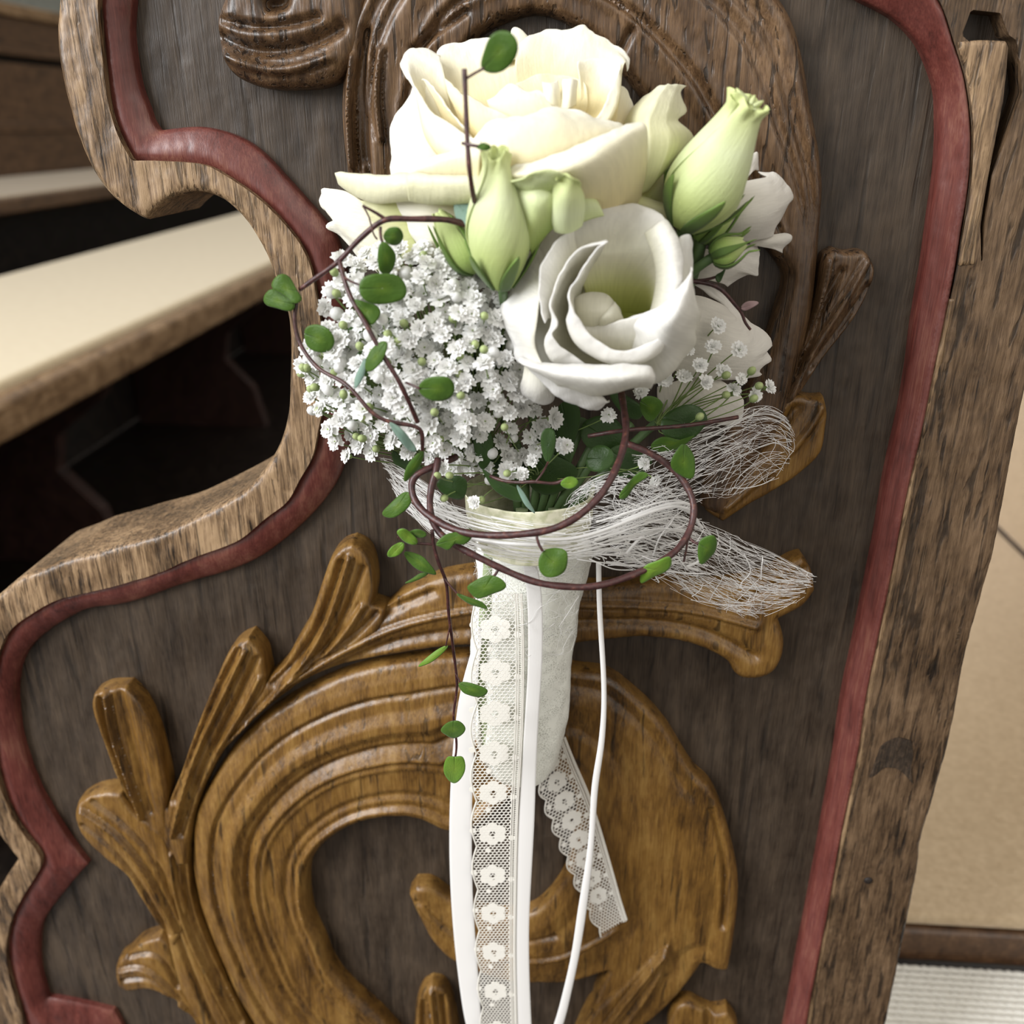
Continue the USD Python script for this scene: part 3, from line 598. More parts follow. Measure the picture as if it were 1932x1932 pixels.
def petal(parent, rows, m, seed=0, ruffle=0.4, t0=0.0, t1=1.0, thick=0.0005, name='petal', n=22, m_=34, kx=None, ky=None, label=None):
    """rows run from the petal's base to its rim."""
    g = loft(rows, n, m_, kx, ky)
    if ruffle:
        t = np.linspace(0, 1, n)[:, None]
        q = g * 95
        nz = np.stack([meshkit.fbm(q + 13.7 * k + seed, 3, seed + k) - 0.5 for k in range(3)], -1)
        g = g + nz * (ruffle * 0.0045 * (0.15 + t ** 2))[..., None]
        nz2 = np.stack([meshkit.fbm(g * 260 + 7.7 * k + seed, 2, seed + k + 5) - 0.5 for k in range(3)], -1)
        g = g + nz2 * (0.0012 * (0.1 + t ** 3))[..., None]
    v, f, t = sheet(g, thick)
    return tinted(parent, name, v, f, t0 + (t1 - t0) * t, m, label)

def flat_rows(cx, outline):
    pass

def leaf(parent, outline, w, m=None, bulge=2.0, tilt=(0, 0), name='leaf', seed=0, label=None, base=None):
    """A leaf through its traced outline (first spot = where the stalk joins), w mm in front of the panel, arched by bulge mm."""
    m = m or LEAF
    o = spline(np.array(outline, float), n=44, closed=True)
    c = o.mean(0)
    size = np.abs(o - c).max()
    rings = []
    for s in np.linspace(0.02, 1, 7):
        p = c + (o - c) * s
        d = (p - c) / size
        ww = w + 0.4 * bulge * (1 - s * s) + tilt[0] * d[:, 0] + tilt[1] * d[:, 1] + 0.8 * np.sin(d[:, 0] * 3 + seed) * d[:, 1]
        # a shallow fold along the line from the stalk through the middle
        ax = c - o[0]; ax /= np.linalg.norm(ax) + 1e-9
        off = np.abs((p - c) @ np.array([-ax[1], ax[0]])) / size
        ww = ww + 0.4 * off
        rings.append(np.array([P(u, v, z * 0.001) for (u, v), z in zip(p, ww)]))
    g = np.array(rings)
    g = np.concatenate([g, g[:, :1]], 1)
    v, f, t = sheet(g, 0.0005)
    return tinted(parent, name, v, f, t, m, label)

def bud(parent, base, tip, radius, m, flaps=3, turn=1.6, profile=None, seed=0, names=('petal',), sep=None, frill=0.0, t0=0.0):
    """A closed twisted bud from base to tip (u, v, w mm): overlapping spiral petals, one mesh each."""
    b, t_ = P(base[0], base[1], base[2] * .001), P(tip[0], tip[1], tip[2] * .001)
    ax = t_ - b; Ln = np.linalg.norm(ax); ax /= Ln
    e1 = np.cross(ax, [0, 1, 0]); e1 /= np.linalg.norm(e1); e2 = np.cross(ax, e1)
    prof = profile or [(0, .35), (.12, .72), (.3, 1.0), (.5, .98), (.7, .78), (.88, .48), (1, .34)]
    px_, py_ = zip(*prof)
    cs = CubicSpline(px_, py_)
    n, m_ = 34, 34
    for k in range(flaps):
        T = np.linspace(0, 1, n)[:, None]; S = np.linspace(0, 1, m_)[None, :]
        start = 2 * np.pi * k / flaps + seed + turn * T
        span = (2 * np.pi / flaps) * (1.55 - 0.25 * T)
        th = start + span * S
        r = radius * cs(T) * (0.97 + 0.11 * S + 0.035 * np.sin(th * 3 + seed))
        r = r + frill * np.clip((T - 0.9) / 0.1, 0, 1) * (0.5 + 0.5 * np.sin(S * 19 + k * 2))
        z = T * (1.0 + 0.03 * np.sin(S * 9 + k))
        g = b + (ax * Ln) * z[..., None] + (np.cos(th) * r)[..., None] * e1 + (np.sin(th) * r)[..., None] * e2
        v, f, t = sheet(g, 0.0005)
        tinted(parent, names[k % len(names)], v, f, t0 + (1 - t0) * t, m)
    if sep:
        cnt, length, wid = sep
        for k in range(cnt):
            T = np.linspace(0, 1, 14)[:, None]; S = np.linspace(-1, 1, 5)[None, :]
            th = 2 * np.pi * k / cnt + seed * 1.3 + S * wid * (1 - T) ** 0.8 + 0.25 * T
            r = radius * cs(np.clip(T * length, 0, 1)) * 1.06 + 0.0006 + 0.0025 * T ** 2
            g = b + (ax * Ln * length * T)[..., None].reshape(14, 1, 3) * np.ones((1, 5, 1)) + (np.cos(th) * r)[..., None] * e1 + (np.sin(th) * r)[..., None] * e2
            v, f, t = sheet(g, 0.0006)
            tinted(parent, 'sepal', v, f, t, SEPAL)
    return b, ax

def blob(parent, name, c, r, m, t=0.3):
    s = trimesh.creation.icosphere(3, 1.0)
    v = np.array(s.vertices) * np.array(r) * .001
    v = v + P(c[0], c[1], c[2] * .001)
    return tinted(parent, name, v, s.faces, np.full(len(v), t), m)

def stalk(parent, pts, r=0.0009, m=None, name='stem', r1=None, nodes=False):
    p = np.array([P(u, v, w * .001) for u, v, w in pts])
    s = spline(p, step=0.0016) if len(p) > 2 else np.linspace(p[0], p[1], 8)
    rr = np.linspace(r, r1 if r1 is not None else r, len(s))
    if nodes:
        rr = rr * (1 + 0.06 * np.sin(np.arange(len(s)) * 0.9))
    return part(parent, name, tube(s, rr, 9), m or TWIG, True)

# ------------------------------------------------------------------ the large cream rose
rose = thing('rose', 'large open cream rose at the top of the bouquet', 'rose', P(1000, 420, .05))
blob(rose, 'flower_core', (1020, 330, 50), (30, 18, 16), ROSE, 0.2)
# back petals
petal(rose, [[(955, 120, 34), (985, 110, 34), (1010, 115, 34)], [(960, 85, 27), (980, 70, 26), (1006, 86, 27)], [(966, 64, 23), (973, 51, 22), (990, 64, 23)]], ROSE, 1, 0.1, .4, 1)
petal(rose, [[(880, 265, 50), (930, 265, 50), (985, 255, 50)], [(835, 180, 38), (870, 165, 37), (915, 160, 36), (960, 160, 36), (1000, 165, 38)], [(822, 125, 32), (850, 112, 30), (890, 108, 29), (940, 103, 29), (1000, 112, 32)],
             [(824, 106, 29), (848, 89, 26), (885, 84, 25), (925, 75, 25), (962, 80, 26), (1004, 92, 28)]], ROSE, 2, 0.87, .1, 1)
petal(rose, [[(1000, 265, 56), (1080, 270, 56), (1150, 262, 56)], [(976, 172, 45), (1020, 168, 42), (1070, 178, 41), (1120, 188, 42), (1165, 215, 46)], [(971, 122, 40), (1005, 112, 36), (1050, 118, 34), (1090, 118, 34), (1135, 120, 35), (1172, 148, 40)],
             [(978, 96, 34), (1010, 76, 29), (1050, 72, 27), (1095, 68, 27), (1140, 84, 29), (1178, 118, 36)],
             [(976, 100, 33), (992, 78, 28), (1020, 59, 24), (1038, 53, 23), (1060, 58, 23), (1080, 59, 23), (1100, 48, 22), (1112, 60, 24), (1146, 70, 25), (1168, 86, 28), (1182, 112, 32), (1180, 134, 36)]], ROSE, 3, 0.87, .05, 1, n=30, m_=44, label='tall back petal with a folded white rim')
petal(rose, [[(1140, 265, 55), (1165, 270, 52), (1190, 262, 50)], [(1150, 205, 45), (1172, 205, 42), (1190, 225, 44)], [(1158, 168, 40), (1177, 166, 38), (1196, 201, 40)]], ROSE, 4, 0.15, .1, .8)
# right inner fold
petal(rose, [[(1085, 245, 62), (1100, 252, 62), (1112, 256, 64), (1130, 260, 67)], [(1094, 180, 50), (1112, 178, 48), (1138, 185, 49), (1156, 192, 54), (1158, 212, 60), (1146, 232, 66), (1130, 246, 70)], [(1092, 138, 46), (1115, 138, 42), (1146, 148, 43), (1168, 154, 49), (1168, 172, 55), (1154, 206, 62), (1128, 238, 70)],
             [(1088, 116, 43), (1122, 111, 39), (1158, 114, 40), (1172, 126, 46), (1162, 148, 52), (1143, 194, 61), (1119, 226, 69)]], ROSE, 5, 0.25, 0, 1, label='curled inner petal at the right')
# heart
petal(rose, [[(1028, 200, 60), (1045, 208, 61), (1062, 208, 60)], [(1026, 172, 59), (1042, 176, 62), (1056, 172, 59)], [(1024, 153, 57), (1036, 157, 60), (1052, 155, 57)]], ROSE, 6, 0.15, .5, 1)
petal(rose, [[(1058, 206, 60), (1072, 206, 63), (1086, 198, 60)], [(1060, 175, 58), (1074, 176, 62), (1088, 172, 58)], [(1064, 150, 56), (1076, 149, 59), (1092, 151, 56)]], ROSE, 7, 0.15, .5, 1)
petal(rose, [[(990, 225, 60), (1040, 230, 62), (1090, 232, 60)], [(980, 190, 52), (1030, 180, 50), (1075, 178, 49), (1110, 195, 52)], [(976, 160, 48), (1020, 142, 45), (1062, 140, 44), (1096, 150, 46)]], ROSE, 8, 0.3, 0, .55)
petal(rose, [[(945, 250, 66), (990, 245, 68), (1040, 240, 68), (1080, 238, 66)], [(925, 205, 58), (965, 190, 61), (1005, 195, 64), (1042, 212, 65), (1070, 222, 65)], [(918, 190, 54), (945, 172, 54), (967, 159, 54), (984, 165, 56), (1000, 173, 58), (1017, 171, 58), (1032, 185, 60), (1046, 201, 62), (1060, 212, 63)]], ROSE, 9, 0.35, .1, .95)
petal(rose, [[(890, 290, 68), (920, 285, 70), (955, 270, 70)], [(858, 205, 56), (885, 215, 62), (915, 226, 66), (955, 240, 68)], [(838, 150, 48), (855, 160, 51), (871, 170, 54), (886, 178, 57), (909, 195, 61), (930, 206, 64), (962, 219, 66)]], ROSE, 10, 0.57, 0, .6)
petal(rose, [[(860, 290, 66), (890, 295, 70), (915, 285, 72)], [(822, 195, 53), (840, 205, 58), (862, 230, 66), (890, 258, 71)], [(797, 150, 47), (812, 158, 51), (826, 182, 56), (842, 206, 62), (874, 234, 69)]], ROSE, 11, 0.42, 0, .8)
# left cup
petal(rose, [[(865, 300, 58), (862, 315, 62), (875, 330, 70), (895, 330, 76)], [(850, 205, 46), (826, 210, 46), (806, 222, 52), (800, 240, 58), (806, 262, 66), (835, 290, 74), (888, 308, 81)], [(838, 145, 42), (810, 140, 42), (785, 152, 47), (785, 172, 55), (796, 200, 61), (822, 236, 69), (885, 276, 79)],
             [(832, 102, 36), (800, 91, 34), (768, 95, 36), (757, 112, 41), (757, 126, 45), (781, 162, 54), (814, 208, 63), (874, 253, 75), (900, 272, 80)]], ROSE, 12, 0.49, .05, 1, n=28, m_=40, label='large cupped petal at the left')
petal(rose, [[(880, 320, 62), (880, 345, 64), (875, 360, 66)], [(845, 215, 52), (828, 250, 54), (820, 285, 56), (822, 320, 60), (830, 350, 64)], [(812, 165, 46), (790, 205, 48), (775, 250, 49), (768, 290, 51), (770, 325, 54), (785, 355, 58)], [(798, 146, 42), (777, 169, 40), (762, 202, 39), (747, 223, 38), (735, 260, 38), (737, 282, 39), (735, 300, 41), (739, 332, 45), (760, 356, 50)]], ROSE, 13, 0.57, .3, 1)
# front petals
petal(rose, [[(905, 350, 84), (970, 362, 86), (1045, 350, 86), (1120, 318, 82), (1185, 282, 74)], [(897, 300, 84), (945, 300, 89), (1010, 288, 91), (1075, 272, 89), (1135, 258, 83), (1180, 256, 74)], [(893, 280, 82), (930, 252, 83), (985, 240, 84), (1045, 228, 83), (1100, 232, 79), (1145, 240, 75), (1178, 246, 70)],
             [(889, 272, 80), (905, 250, 78), (929, 229, 76), (950, 226, 76), (973, 220, 75), (995, 222, 75), (1030, 207, 73), (1062, 205, 72), (1088, 209, 72), (1120, 224, 71), (1160, 231, 68), (1177, 240, 67)]], ROSE, 14, 0.64, .1, 1, n=28, m_=44, label='broad front petal')
petal(rose, [[(990, 440, 50), (1050, 450, 54), (1110, 450, 56), (1150, 440, 56), (1185, 420, 54), (1202, 392, 52)], [(978, 395, 70), (1035, 402, 75), (1098, 398, 78), (1150, 385, 78), (1190, 372, 74), (1214, 348, 64)], [(962, 345, 92), (1028, 346, 96), (1090, 336, 97), (1143, 316, 93), (1188, 292, 86), (1221, 280, 76)],
             [(957, 328, 94), (1005, 324, 99), (1060, 314, 100), (1115, 291, 97), (1168, 262, 90), (1218, 240, 80)], [(960, 318, 91), (1003, 308, 94), (1055, 292, 95), (1110, 268, 91), (1162, 246, 85), (1206, 231, 76)]], ROSE, 15, 0.30, 0.0, .95, n=34, m_=44, label='outer front petal with a rolled white rim')
petal(rose, [[(800, 375, 72), (850, 380, 78), (905, 372, 84)], [(786, 342, 76), (845, 330, 84), (905, 320, 90)], [(776, 326, 77), (812, 310, 82), (848, 298, 86), (880, 290, 89), (908, 282, 90)], [(772, 321, 75), (812, 301, 79), (845, 288, 82), (878, 276, 84), (906, 266, 85)]], ROSE, 16, 0.30, .1, 1)
# right reflexed petals
petal(rose, [[(1180, 335, 52), (1210, 364, 64), (1222, 360, 62), (1236, 344, 58)], [(1175, 285, 50), (1219, 312, 68), (1250, 316, 66), (1281, 299, 57)], [(1174, 247, 49), (1223, 262, 69), (1266, 262, 66), (1307, 257, 54)], [(1182, 225, 48), (1222, 231, 67), (1256, 232, 63), (1280, 229, 55)], [(1195, 202, 46), (1230, 206, 62), (1262, 209, 58), (1294, 213, 48)], [(1215, 183, 43), (1243, 183, 56), (1268, 184, 52), (1287, 191, 46)], [(1240, 166, 41), (1260, 159, 48), (1276, 160, 45), (1293, 164, 40)]],
      ROSEG, 17, 0.34, .25, 1, ky=1, n=40, m_=25, label='folded outer petal at the right')
petal(rose, [[(1206, 372, 56), (1225, 378, 58), (1248, 384, 54)], [(1225, 350, 54), (1245, 352, 55), (1260, 358, 50)], [(1250, 328, 50), (1268, 322, 49), (1279, 304, 47)]], ROSEG, 18, 0.27, 0, .7)
petal(rose, [[(1190, 395, 64), (1200, 378, 64), (1205, 370, 62)], [(1228, 402, 66), (1232, 388, 66), (1236, 378, 62)], [(1266, 420, 64), (1276, 402, 64), (1262, 388, 62)]], ROSEG, 19, 0.34, .2, .9)
# left rolled and hanging petals
petal(rose, [[(770, 360, 66), (735, 355, 62), (700, 352, 58), (670, 345, 52), (645, 338, 46)], [(776, 378, 74), (737, 381, 71), (702, 381, 66), (668, 367, 60), (640, 348, 52)], [(777, 355, 80), (738, 354, 77), (702, 354, 72), (668, 346, 65), (636, 337, 56)], [(778, 328, 76), (738, 328, 73), (702, 331, 68), (666, 327, 61), (632, 329, 53)]], ROSEG, 20, 0.34, .6, 1.05, label='rolled petal pointing left')
petal(rose, [[(905, 362, 76), (860, 364, 74), (800, 360, 70), (770, 356, 66)], [(905, 378, 86), (860, 384, 84), (810, 383, 80), (772, 377, 76)], [(905, 356, 92), (858, 355, 90), (808, 352, 86), (768, 352, 82)], [(905, 332, 88), (850, 332, 86), (805, 328, 82), (770, 332, 78)]], ROSEG, 21, 0.34, .35, .95)
petal(rose, [[(690, 385, 58), (720, 430, 60), (760, 500, 60)], [(660, 366, 56), (676, 410, 58), (700, 470, 58), (735, 520, 56)], [(630, 355, 50), (640, 400, 52), (662, 450, 53), (712, 514, 51)], [(608, 357, 45), (606, 374, 44), (612, 390, 44), (628, 416, 46), (618, 431, 44), (637, 444, 46), (660, 463, 47), (676, 478, 47), (706, 506, 47)]], ROSE, 22, 0.87, .6, 1, label='torn white petal at the far left')
petal(rose, [[(750, 372, 66), (768, 420, 66), (800, 490, 64)], [(715, 376, 62), (740, 425, 63), (775, 490, 62)], [(680, 378, 60), (712, 430, 61), (745, 490, 60)]], ROSEG, 23, 0.42, .1, .6)
petal(rose, [[(890, 372, 68), (885, 430, 70), (860, 500, 68)], [(820, 372, 70), (825, 430, 72), (828, 490, 70)], [(742, 374, 66), (764, 410, 67), (792, 470, 66)]], ROSE, 24, 0.42, .5, 1)

# ------------------------------------------------------------------ the white lisianthus in front
lis = thing('lisianthus', 'open white lisianthus with a green throat in front below the rose', 'flower', P(1150, 660, .05))
blob(lis, 'flower_core', (1155, 620, 52), (22, 10, 20), LISI, 0.0)
blob(lis, 'flower_core', (1060, 645, 62), (15, 14, 16), LISI, 0.7)
petal(lis, [[(1110, 590, 72), (1150, 590, 71), (1190, 590, 71), (1225, 598, 72)], [(1095, 525, 77), (1125, 512, 76), (1160, 508, 75), (1200, 512, 76), (1232, 536, 78), (1238, 575, 82)], [(1070, 475, 79), (1102, 448, 78), (1140, 436, 78), (1190, 434, 79), (1234, 448, 81), (1258, 490, 81), (1262, 545, 87), (1250, 585, 92)],
           [(1066, 442, 79), (1086, 412, 78), (1112, 392, 76), (1141, 389, 76), (1182, 382, 76), (1216, 387, 78), (1247, 405, 80), (1269, 429, 83), (1284, 459, 87), (1287, 500, 91), (1280, 545, 94), (1262, 588, 97)]], LISI, 31, 0.4, 0, 1, n=30, m_=44, label='broad back petal')
petal(lis, [[(1075, 500, 74), (1060, 530, 76)], [(1062, 455, 77), (1035, 480, 79), (1015, 510, 80)], [(1074, 420, 74), (1048, 425, 74), (1028, 431, 73), (1016, 465, 75), (993, 484, 76)]], LISI, 32, 0.4, .5, 1)
petal(lis, [[(1042, 520, 86), (1026, 534, 90), (1019, 562, 93), (1015, 592, 95), (1011, 622, 97), (1009, 652, 97), (1026, 690, 98)], [(1030, 490, 82), (1010, 512, 85), (999, 540, 88), (986, 574, 90), (980, 604, 92), (985, 634, 94), (996, 664, 95), (1003, 684, 95)], [(1017, 464, 77), (993, 484, 78), (984, 511, 79), (968, 546, 80), (949, 572, 79), (934, 594, 78), (945, 610, 80), (963, 638, 83), (974, 672, 86), (985, 684, 88)]], LISI, 33, 0.4, .7, 1, label='pointed left petal')
petal(lis, [[(1090, 475, 82), (1064, 520, 88), (1048, 572, 90), (1046, 610, 91)], [(1084, 448, 82), (1055, 490, 90), (1038, 540, 92), (1036, 600, 92)], [(1082, 424, 82), (1068, 436, 87), (1043, 462, 91), (1026, 488, 93), (1019, 520, 95), (1018, 560, 96), (1028, 610, 96)]], LISI, 34, 0.1, .55, 1)
petal(lis, [[(1112, 520, 68), (1085, 590, 68), (1105, 660, 70), (1150, 690, 76)], [(1138, 466, 86), (1114, 476, 86), (1090, 492, 86), (1070, 518, 87), (1056, 552, 88), (1047, 580, 89), (1048, 605, 90), (1042, 630, 92), (1036, 655, 92), (1045, 682, 92), (1070, 692, 92), (1110, 695, 91)],
           [(1145, 457, 96), (1112, 464, 97), (1085, 478, 98), (1063, 508, 98), (1048, 544, 98), (1039, 576, 98), (1045, 592, 98), (1052, 614, 98), (1042, 634, 99), (1058, 652, 98), (1075, 664, 97), (1107, 686, 96)]], LISI, 35, 0.1, .45, 1, n=28, m_=50, label='outer crescent petal')
petal(lis, [[(1120, 510, 62), (1104, 560, 62), (1120, 620, 66), (1190, 640, 72), (1235, 632, 76)], [(1137, 470, 84), (1118, 492, 84), (1106, 514, 84), (1096, 532, 84), (1085, 548, 85), (1079, 565, 88), (1080, 592, 92), (1073, 614, 94), (1086, 645, 95), (1116, 670, 95), (1150, 684, 95), (1186, 688, 95), (1216, 682, 95), (1245, 664, 94), (1262, 642, 92)],
           [(1146, 456, 97), (1117, 481, 99), (1102, 505, 100), (1093, 522, 101), (1080, 540, 101), (1074, 560, 102), (1078, 575, 102), (1086, 594, 102), (1106, 622, 102), (1131, 643, 102), (1157, 657, 102), (1184, 661, 101), (1213, 653, 100), (1237, 641, 99), (1251, 627, 98)]], LISI, 36, 0.06, .45, 1, n=30, m_=60, label='inner crescent petal')
petal(lis, [[(1226, 590, 84), (1237, 540, 84), (1236, 500, 84), (1228, 470, 83), (1217, 440, 82)], [(1246, 592, 92), (1262, 540, 93), (1262, 490, 92), (1254, 455, 90), (1238, 425, 86)], [(1264, 588, 96), (1283, 540, 94), (1288, 492, 91), (1278, 446, 87), (1254, 412, 83)]], LISI, 45, 0.4, .5, 1, label='right inner petal')
petal(lis, [[(1100, 650, 84), (1150, 670, 84), (1200, 672, 84), (1250, 655, 84), (1280, 620, 84)], [(1095, 625, 88), (1140, 640, 89), (1190, 640, 90), (1235, 622, 91), (1272, 588, 91)], [(1092, 606, 86), (1130, 612, 88), (1173, 604, 92), (1212, 591, 93), (1247, 575, 95), (1278, 546, 96)]], LISI, 37, 0.05, .45, .9)
petal(lis, [[(1200, 700, 84), (1240, 700, 84), (1275, 672, 84), (1300, 640, 82), (1306, 600, 80)], [(1205, 700, 84), (1236, 716, 88), (1268, 697, 90), (1291, 668, 88), (1310, 643, 86), (1310, 620, 86), (1319, 598, 85), (1319, 586, 85), (1311, 566, 85)], [(1190, 650, 88), (1232, 660, 94), (1264, 638, 100), (1288, 606, 102), (1303, 575, 99), (1307, 545, 96)], [(1160, 608, 86), (1206, 593, 92), (1246, 577, 96), (1277, 549, 99), (1299, 524, 98), (1305, 505, 96)]], LISI, 38, 0.4, .6, 1, n=28, label='right front petal')
petal(lis, [[(1290, 540, 88), (1300, 530, 86), (1308, 560, 84)], [(1282, 490, 86), (1298, 495, 83), (1306, 522, 82)], [(1283, 449, 82), (1304, 445, 79), (1306, 480, 79)]], LISI, 39, 0.1, .7, 1)
petal(lis, [[(1060, 690, 84), (1100, 700, 84), (1150, 700, 84), (1190, 690, 84)], [(1052, 726, 94), (1096, 738, 95), (1134, 746, 95), (1180, 731, 96), (1224, 731, 95)], [(1040, 718, 101), (1094, 731, 103), (1142, 736, 105), (1190, 727, 106), (1231, 726, 102)], [(994, 692, 98), (1038, 704, 105), (1088, 712, 108), (1144, 713, 110), (1200, 708, 109), (1234, 711, 104)], [(984, 675, 92), (1028, 685, 98), (1080, 688, 101), (1142, 690, 103), (1203, 691, 102), (1226, 699, 100)]], LISI, 40, 0.4, .55, 1, n=30, label='rolled bottom petal')
petal(lis, [[(1090, 700, 88), (1050, 695, 90), (1000, 685, 90)], [(1135, 748, 92), (1090, 732, 96), (1040, 708, 97), (986, 682, 92)], [(1150, 757, 90), (1133, 770, 90), (1109, 770, 91), (1068, 757, 92), (1050, 746, 92), (1020, 718, 92), (984, 682, 90)]], LISI, 41, 0.4, .7, 1, label='pointed petal hanging at the bottom')
petal(lis, [[(1040, 690, 84), (1010, 685, 84), (990, 690, 84)], [(1044, 730, 86), (1012, 735, 88), (985, 718, 86)], [(1046, 744, 82), (1034, 761, 82), (1013, 760, 82), (1000, 753, 82), (987, 744, 82), (983, 722, 82)]], LISI, 42, 0.2, .6, 1)
petal(lis, [[(1092, 628, 78), (1130, 634, 80), (1172, 622, 78)], [(1084, 600, 86), (1112, 592, 91), (1145, 592, 90), (1172, 604, 84)], [(1084, 570, 84), (1100, 562, 86), (1122, 559, 86), (1142, 562, 86), (1157, 574, 85), (1168, 594, 82)], [(1087, 569, 80), (1100, 558, 80), (1121, 553, 79), (1144, 557, 79), (1160, 570, 79), (1172, 592, 78)]], LISI, 43, 0.05, .45, .75, label='small rolled petal in the throat')
petal(lis, [[(1128, 640, 80), (1150, 628, 84), (1178, 616, 82)], [(1130, 612, 89), (1150, 604, 91), (1176, 602, 86)], [(1134, 598, 90), (1148, 588, 91), (1164, 578, 87)], [(1138, 592, 87), (1150, 580, 87), (1160, 572, 84)]], LISI, 44, 0.05, .4, .75)

# ------------------------------------------------------------------ half-open pale green flower between bud and lisianthus
pg = thing('lisianthus', 'half open pale green lisianthus between the tall bud and the white bloom', 'flower', P(1030, 450, .06))
petal(pg, [[(1003, 480, 87), (1030, 445, 89), (1052, 424, 89)], [(992, 430, 93), (1015, 405, 97), (1046, 390, 95)], [(978, 366, 93), (1004, 350, 97), (1034, 362, 95)]], PALEG, 51, 1.0, 0, .8)
petal(pg, [[(1000, 420, 87), (1035, 410, 89), (1066, 400, 87)], [(978, 360, 92), (1015, 356, 97), (1056, 358, 95)], [(968, 338, 97), (1000, 326, 103), (1036, 322, 105), (1064, 330, 103)]], PALEG, 52, 1.3, .1, .85)
petal(pg, [[(1046, 436, 91), (1070, 440, 93), (1098, 425, 89)], [(1040, 388, 95), (1068, 390, 101), (1102, 386, 95)], [(1046, 352, 97), (1072, 350, 103), (1098, 360, 97)], [(1052, 338, 106), (1060, 328, 100), (1070, 327, 104), (1090, 342, 103)]], PALEG, 53, 0.9, .6, 1.1)
petal(pg, [[(1095, 420, 83), (1120, 412, 83), (1140, 408, 83)], [(1098, 390, 85), (1116, 386, 85), (1132, 392, 83)], [(1103, 378, 85), (1110, 370, 84), (1128, 385, 83)]], PALEG, 54, 1.0, .5, 1)

# ------------------------------------------------------------------ buds
b1 = thing('lisianthus_bud', 'tall pale green twisted bud left of the white bloom', 'bud', P(945, 530, .07), 'lisianthus buds')
bud(b1, (947, 540, 86), (936, 288, 96), 0.0096, PALEG, 3, 2.2, [(0, .34), (.12, .66), (.28, .93), (.45, 1.0), (.62, .86), (.8, .56), (.92, .38), (1, .34)], 2.4, sep=(5, 0.34, 0.42), frill=0.0012)
stalk(b1, [(948, 545, 84), (955, 600, 70), (965, 700, 50)], 0.0016, STEM)
b2 = thing('lisianthus_bud', 'small closed green bud left of the tall pale bud', 'bud', P(905, 505, .06), 'lisianthus buds')
bud(b2, (902, 508, 76), (826, 402, 80), 0.0066, BUDG, 3, 1.2, [(0, .4), (.15, .85), (.35, 1.0), (.6, .82), (.85, .48), (1, .25)], 0.6, sep=(5, 0.95, 0.2), t0=.3)
stalk(b2, [(900, 505, 76), (930, 560, 64), (955, 650, 50)], 0.0014, STEM)
b3 = thing('lisianthus_bud', 'yellow green bud with frilled tip pointing up right beside the rose', 'bud', P(1290, 420, .06), 'lisianthus buds')
bud(b3, (1288, 428, 66), (1412, 190, 74), 0.0118, PALEG, 3, 1.5, [(0, .38), (.12, .74), (.28, 1.0), (.45, .98), (.65, .76), (.85, .52), (1, .44)], 5.2, sep=(5, 0.38, 0.35), frill=0.0025, t0=.1)
for k, (tu, tv) in enumerate([(1390, 167), (1424, 180), (1440, 191), (1440, 209)]):
    cu, cv = 1412 + (tu - 1412) * .35, 206 + (tv - 206) * .35
    dx, dy = (tv - cv) * .35, -(tu - cu) * .35
    petal(b3, [[(cu + dx, cv + dy, 76), (cu, cv, 79), (cu - dx, cv - dy, 76)], [(cu * .4 + tu * .6 + dx * .5, cv * .4 + tv * .6 + dy * .5, 76), (cu * .4 + tu * .6, cv * .4 + tv * .6, 78), (cu * .4 + tu * .6 - dx * .5, cv * .4 + tv * .6 - dy * .5, 76)], [(tu + 1, tv, 76), (tu, tv, 77), (tu - 1, tv, 76)]], PALEG, k, 0, .8, 1, name='frill', n=8, m_=8)
stalk(b3, [(1287, 430, 66), (1270, 500, 56), (1220, 600, 45)], 0.0018, STEM)
b4 = thing('lisianthus_bud', 'slim dark green bud pointing right above the white petals', 'bud', P(1320, 505, .06), 'lisianthus buds')
bud(b4, (1343, 486, 62), (1404, 458, 62), 0.0046, BUDG, 3, 1.0, [(0, .5), (.2, .95), (.45, 1.0), (.75, .7), (1, .3)], 1.0, sep=(5, 1.35, 0.3))
stalk(b4, [(1345, 485, 62), (1310, 510, 60), (1270, 560, 50)], 0.0017, STEM)

# ------------------------------------------------------------------ white flowers seen from behind at the right
s_ = thing('lisianthus', 'white lisianthus seen from behind at the right edge of the bouquet', 'flower', P(1340, 470, .04))
petal(s_, [[(1320, 400, 46), (1350, 395, 48), (1390, 370, 46)], [(1345, 350, 40), (1380, 335, 42), (1415, 330, 40)], [(1375, 312, 36), (1409, 285, 34), (1419, 290, 34), (1427, 289, 34), (1430, 322, 35)]], WHITEP, 61, 0.3)
petal(s_, [[(1330, 445, 48), (1345, 430, 50), (1350, 400, 50)], [(1385, 455, 50), (1400, 410, 55), (1385, 350, 50)], [(1440, 452, 46), (1450, 400, 52), (1440, 335, 46)], [(1457, 442, 40), (1467, 425, 41), (1481, 404, 41), (1488, 384, 41), (1496, 368, 40), (1484, 347, 40), (1468, 329, 40), (1431, 323, 40)]], WHITEP, 62, 0.35, .3)
petal(s_, [[(1415, 462, 44), (1418, 450, 44), (1425, 444, 43)], [(1452, 468, 42), (1456, 455, 43), (1458, 443, 41)], [(1476, 478, 38), (1480, 463, 38), (1489, 456, 38), (1492, 447, 38), (1478, 441, 38)]], WHITEP, 63, 0.3, .3)
petal(s_, [[(1300, 525, 50), (1310, 500, 50), (1330, 470, 50)], [(1345, 530, 46), (1365, 500, 48), (1390, 465, 46)], [(1372, 542, 40), (1391, 526, 40), (1415, 517, 40), (1429, 519, 39), (1429, 496, 40), (1431, 476, 40), (1424, 458, 41)]], WHITEP, 64, 0.3, .3)
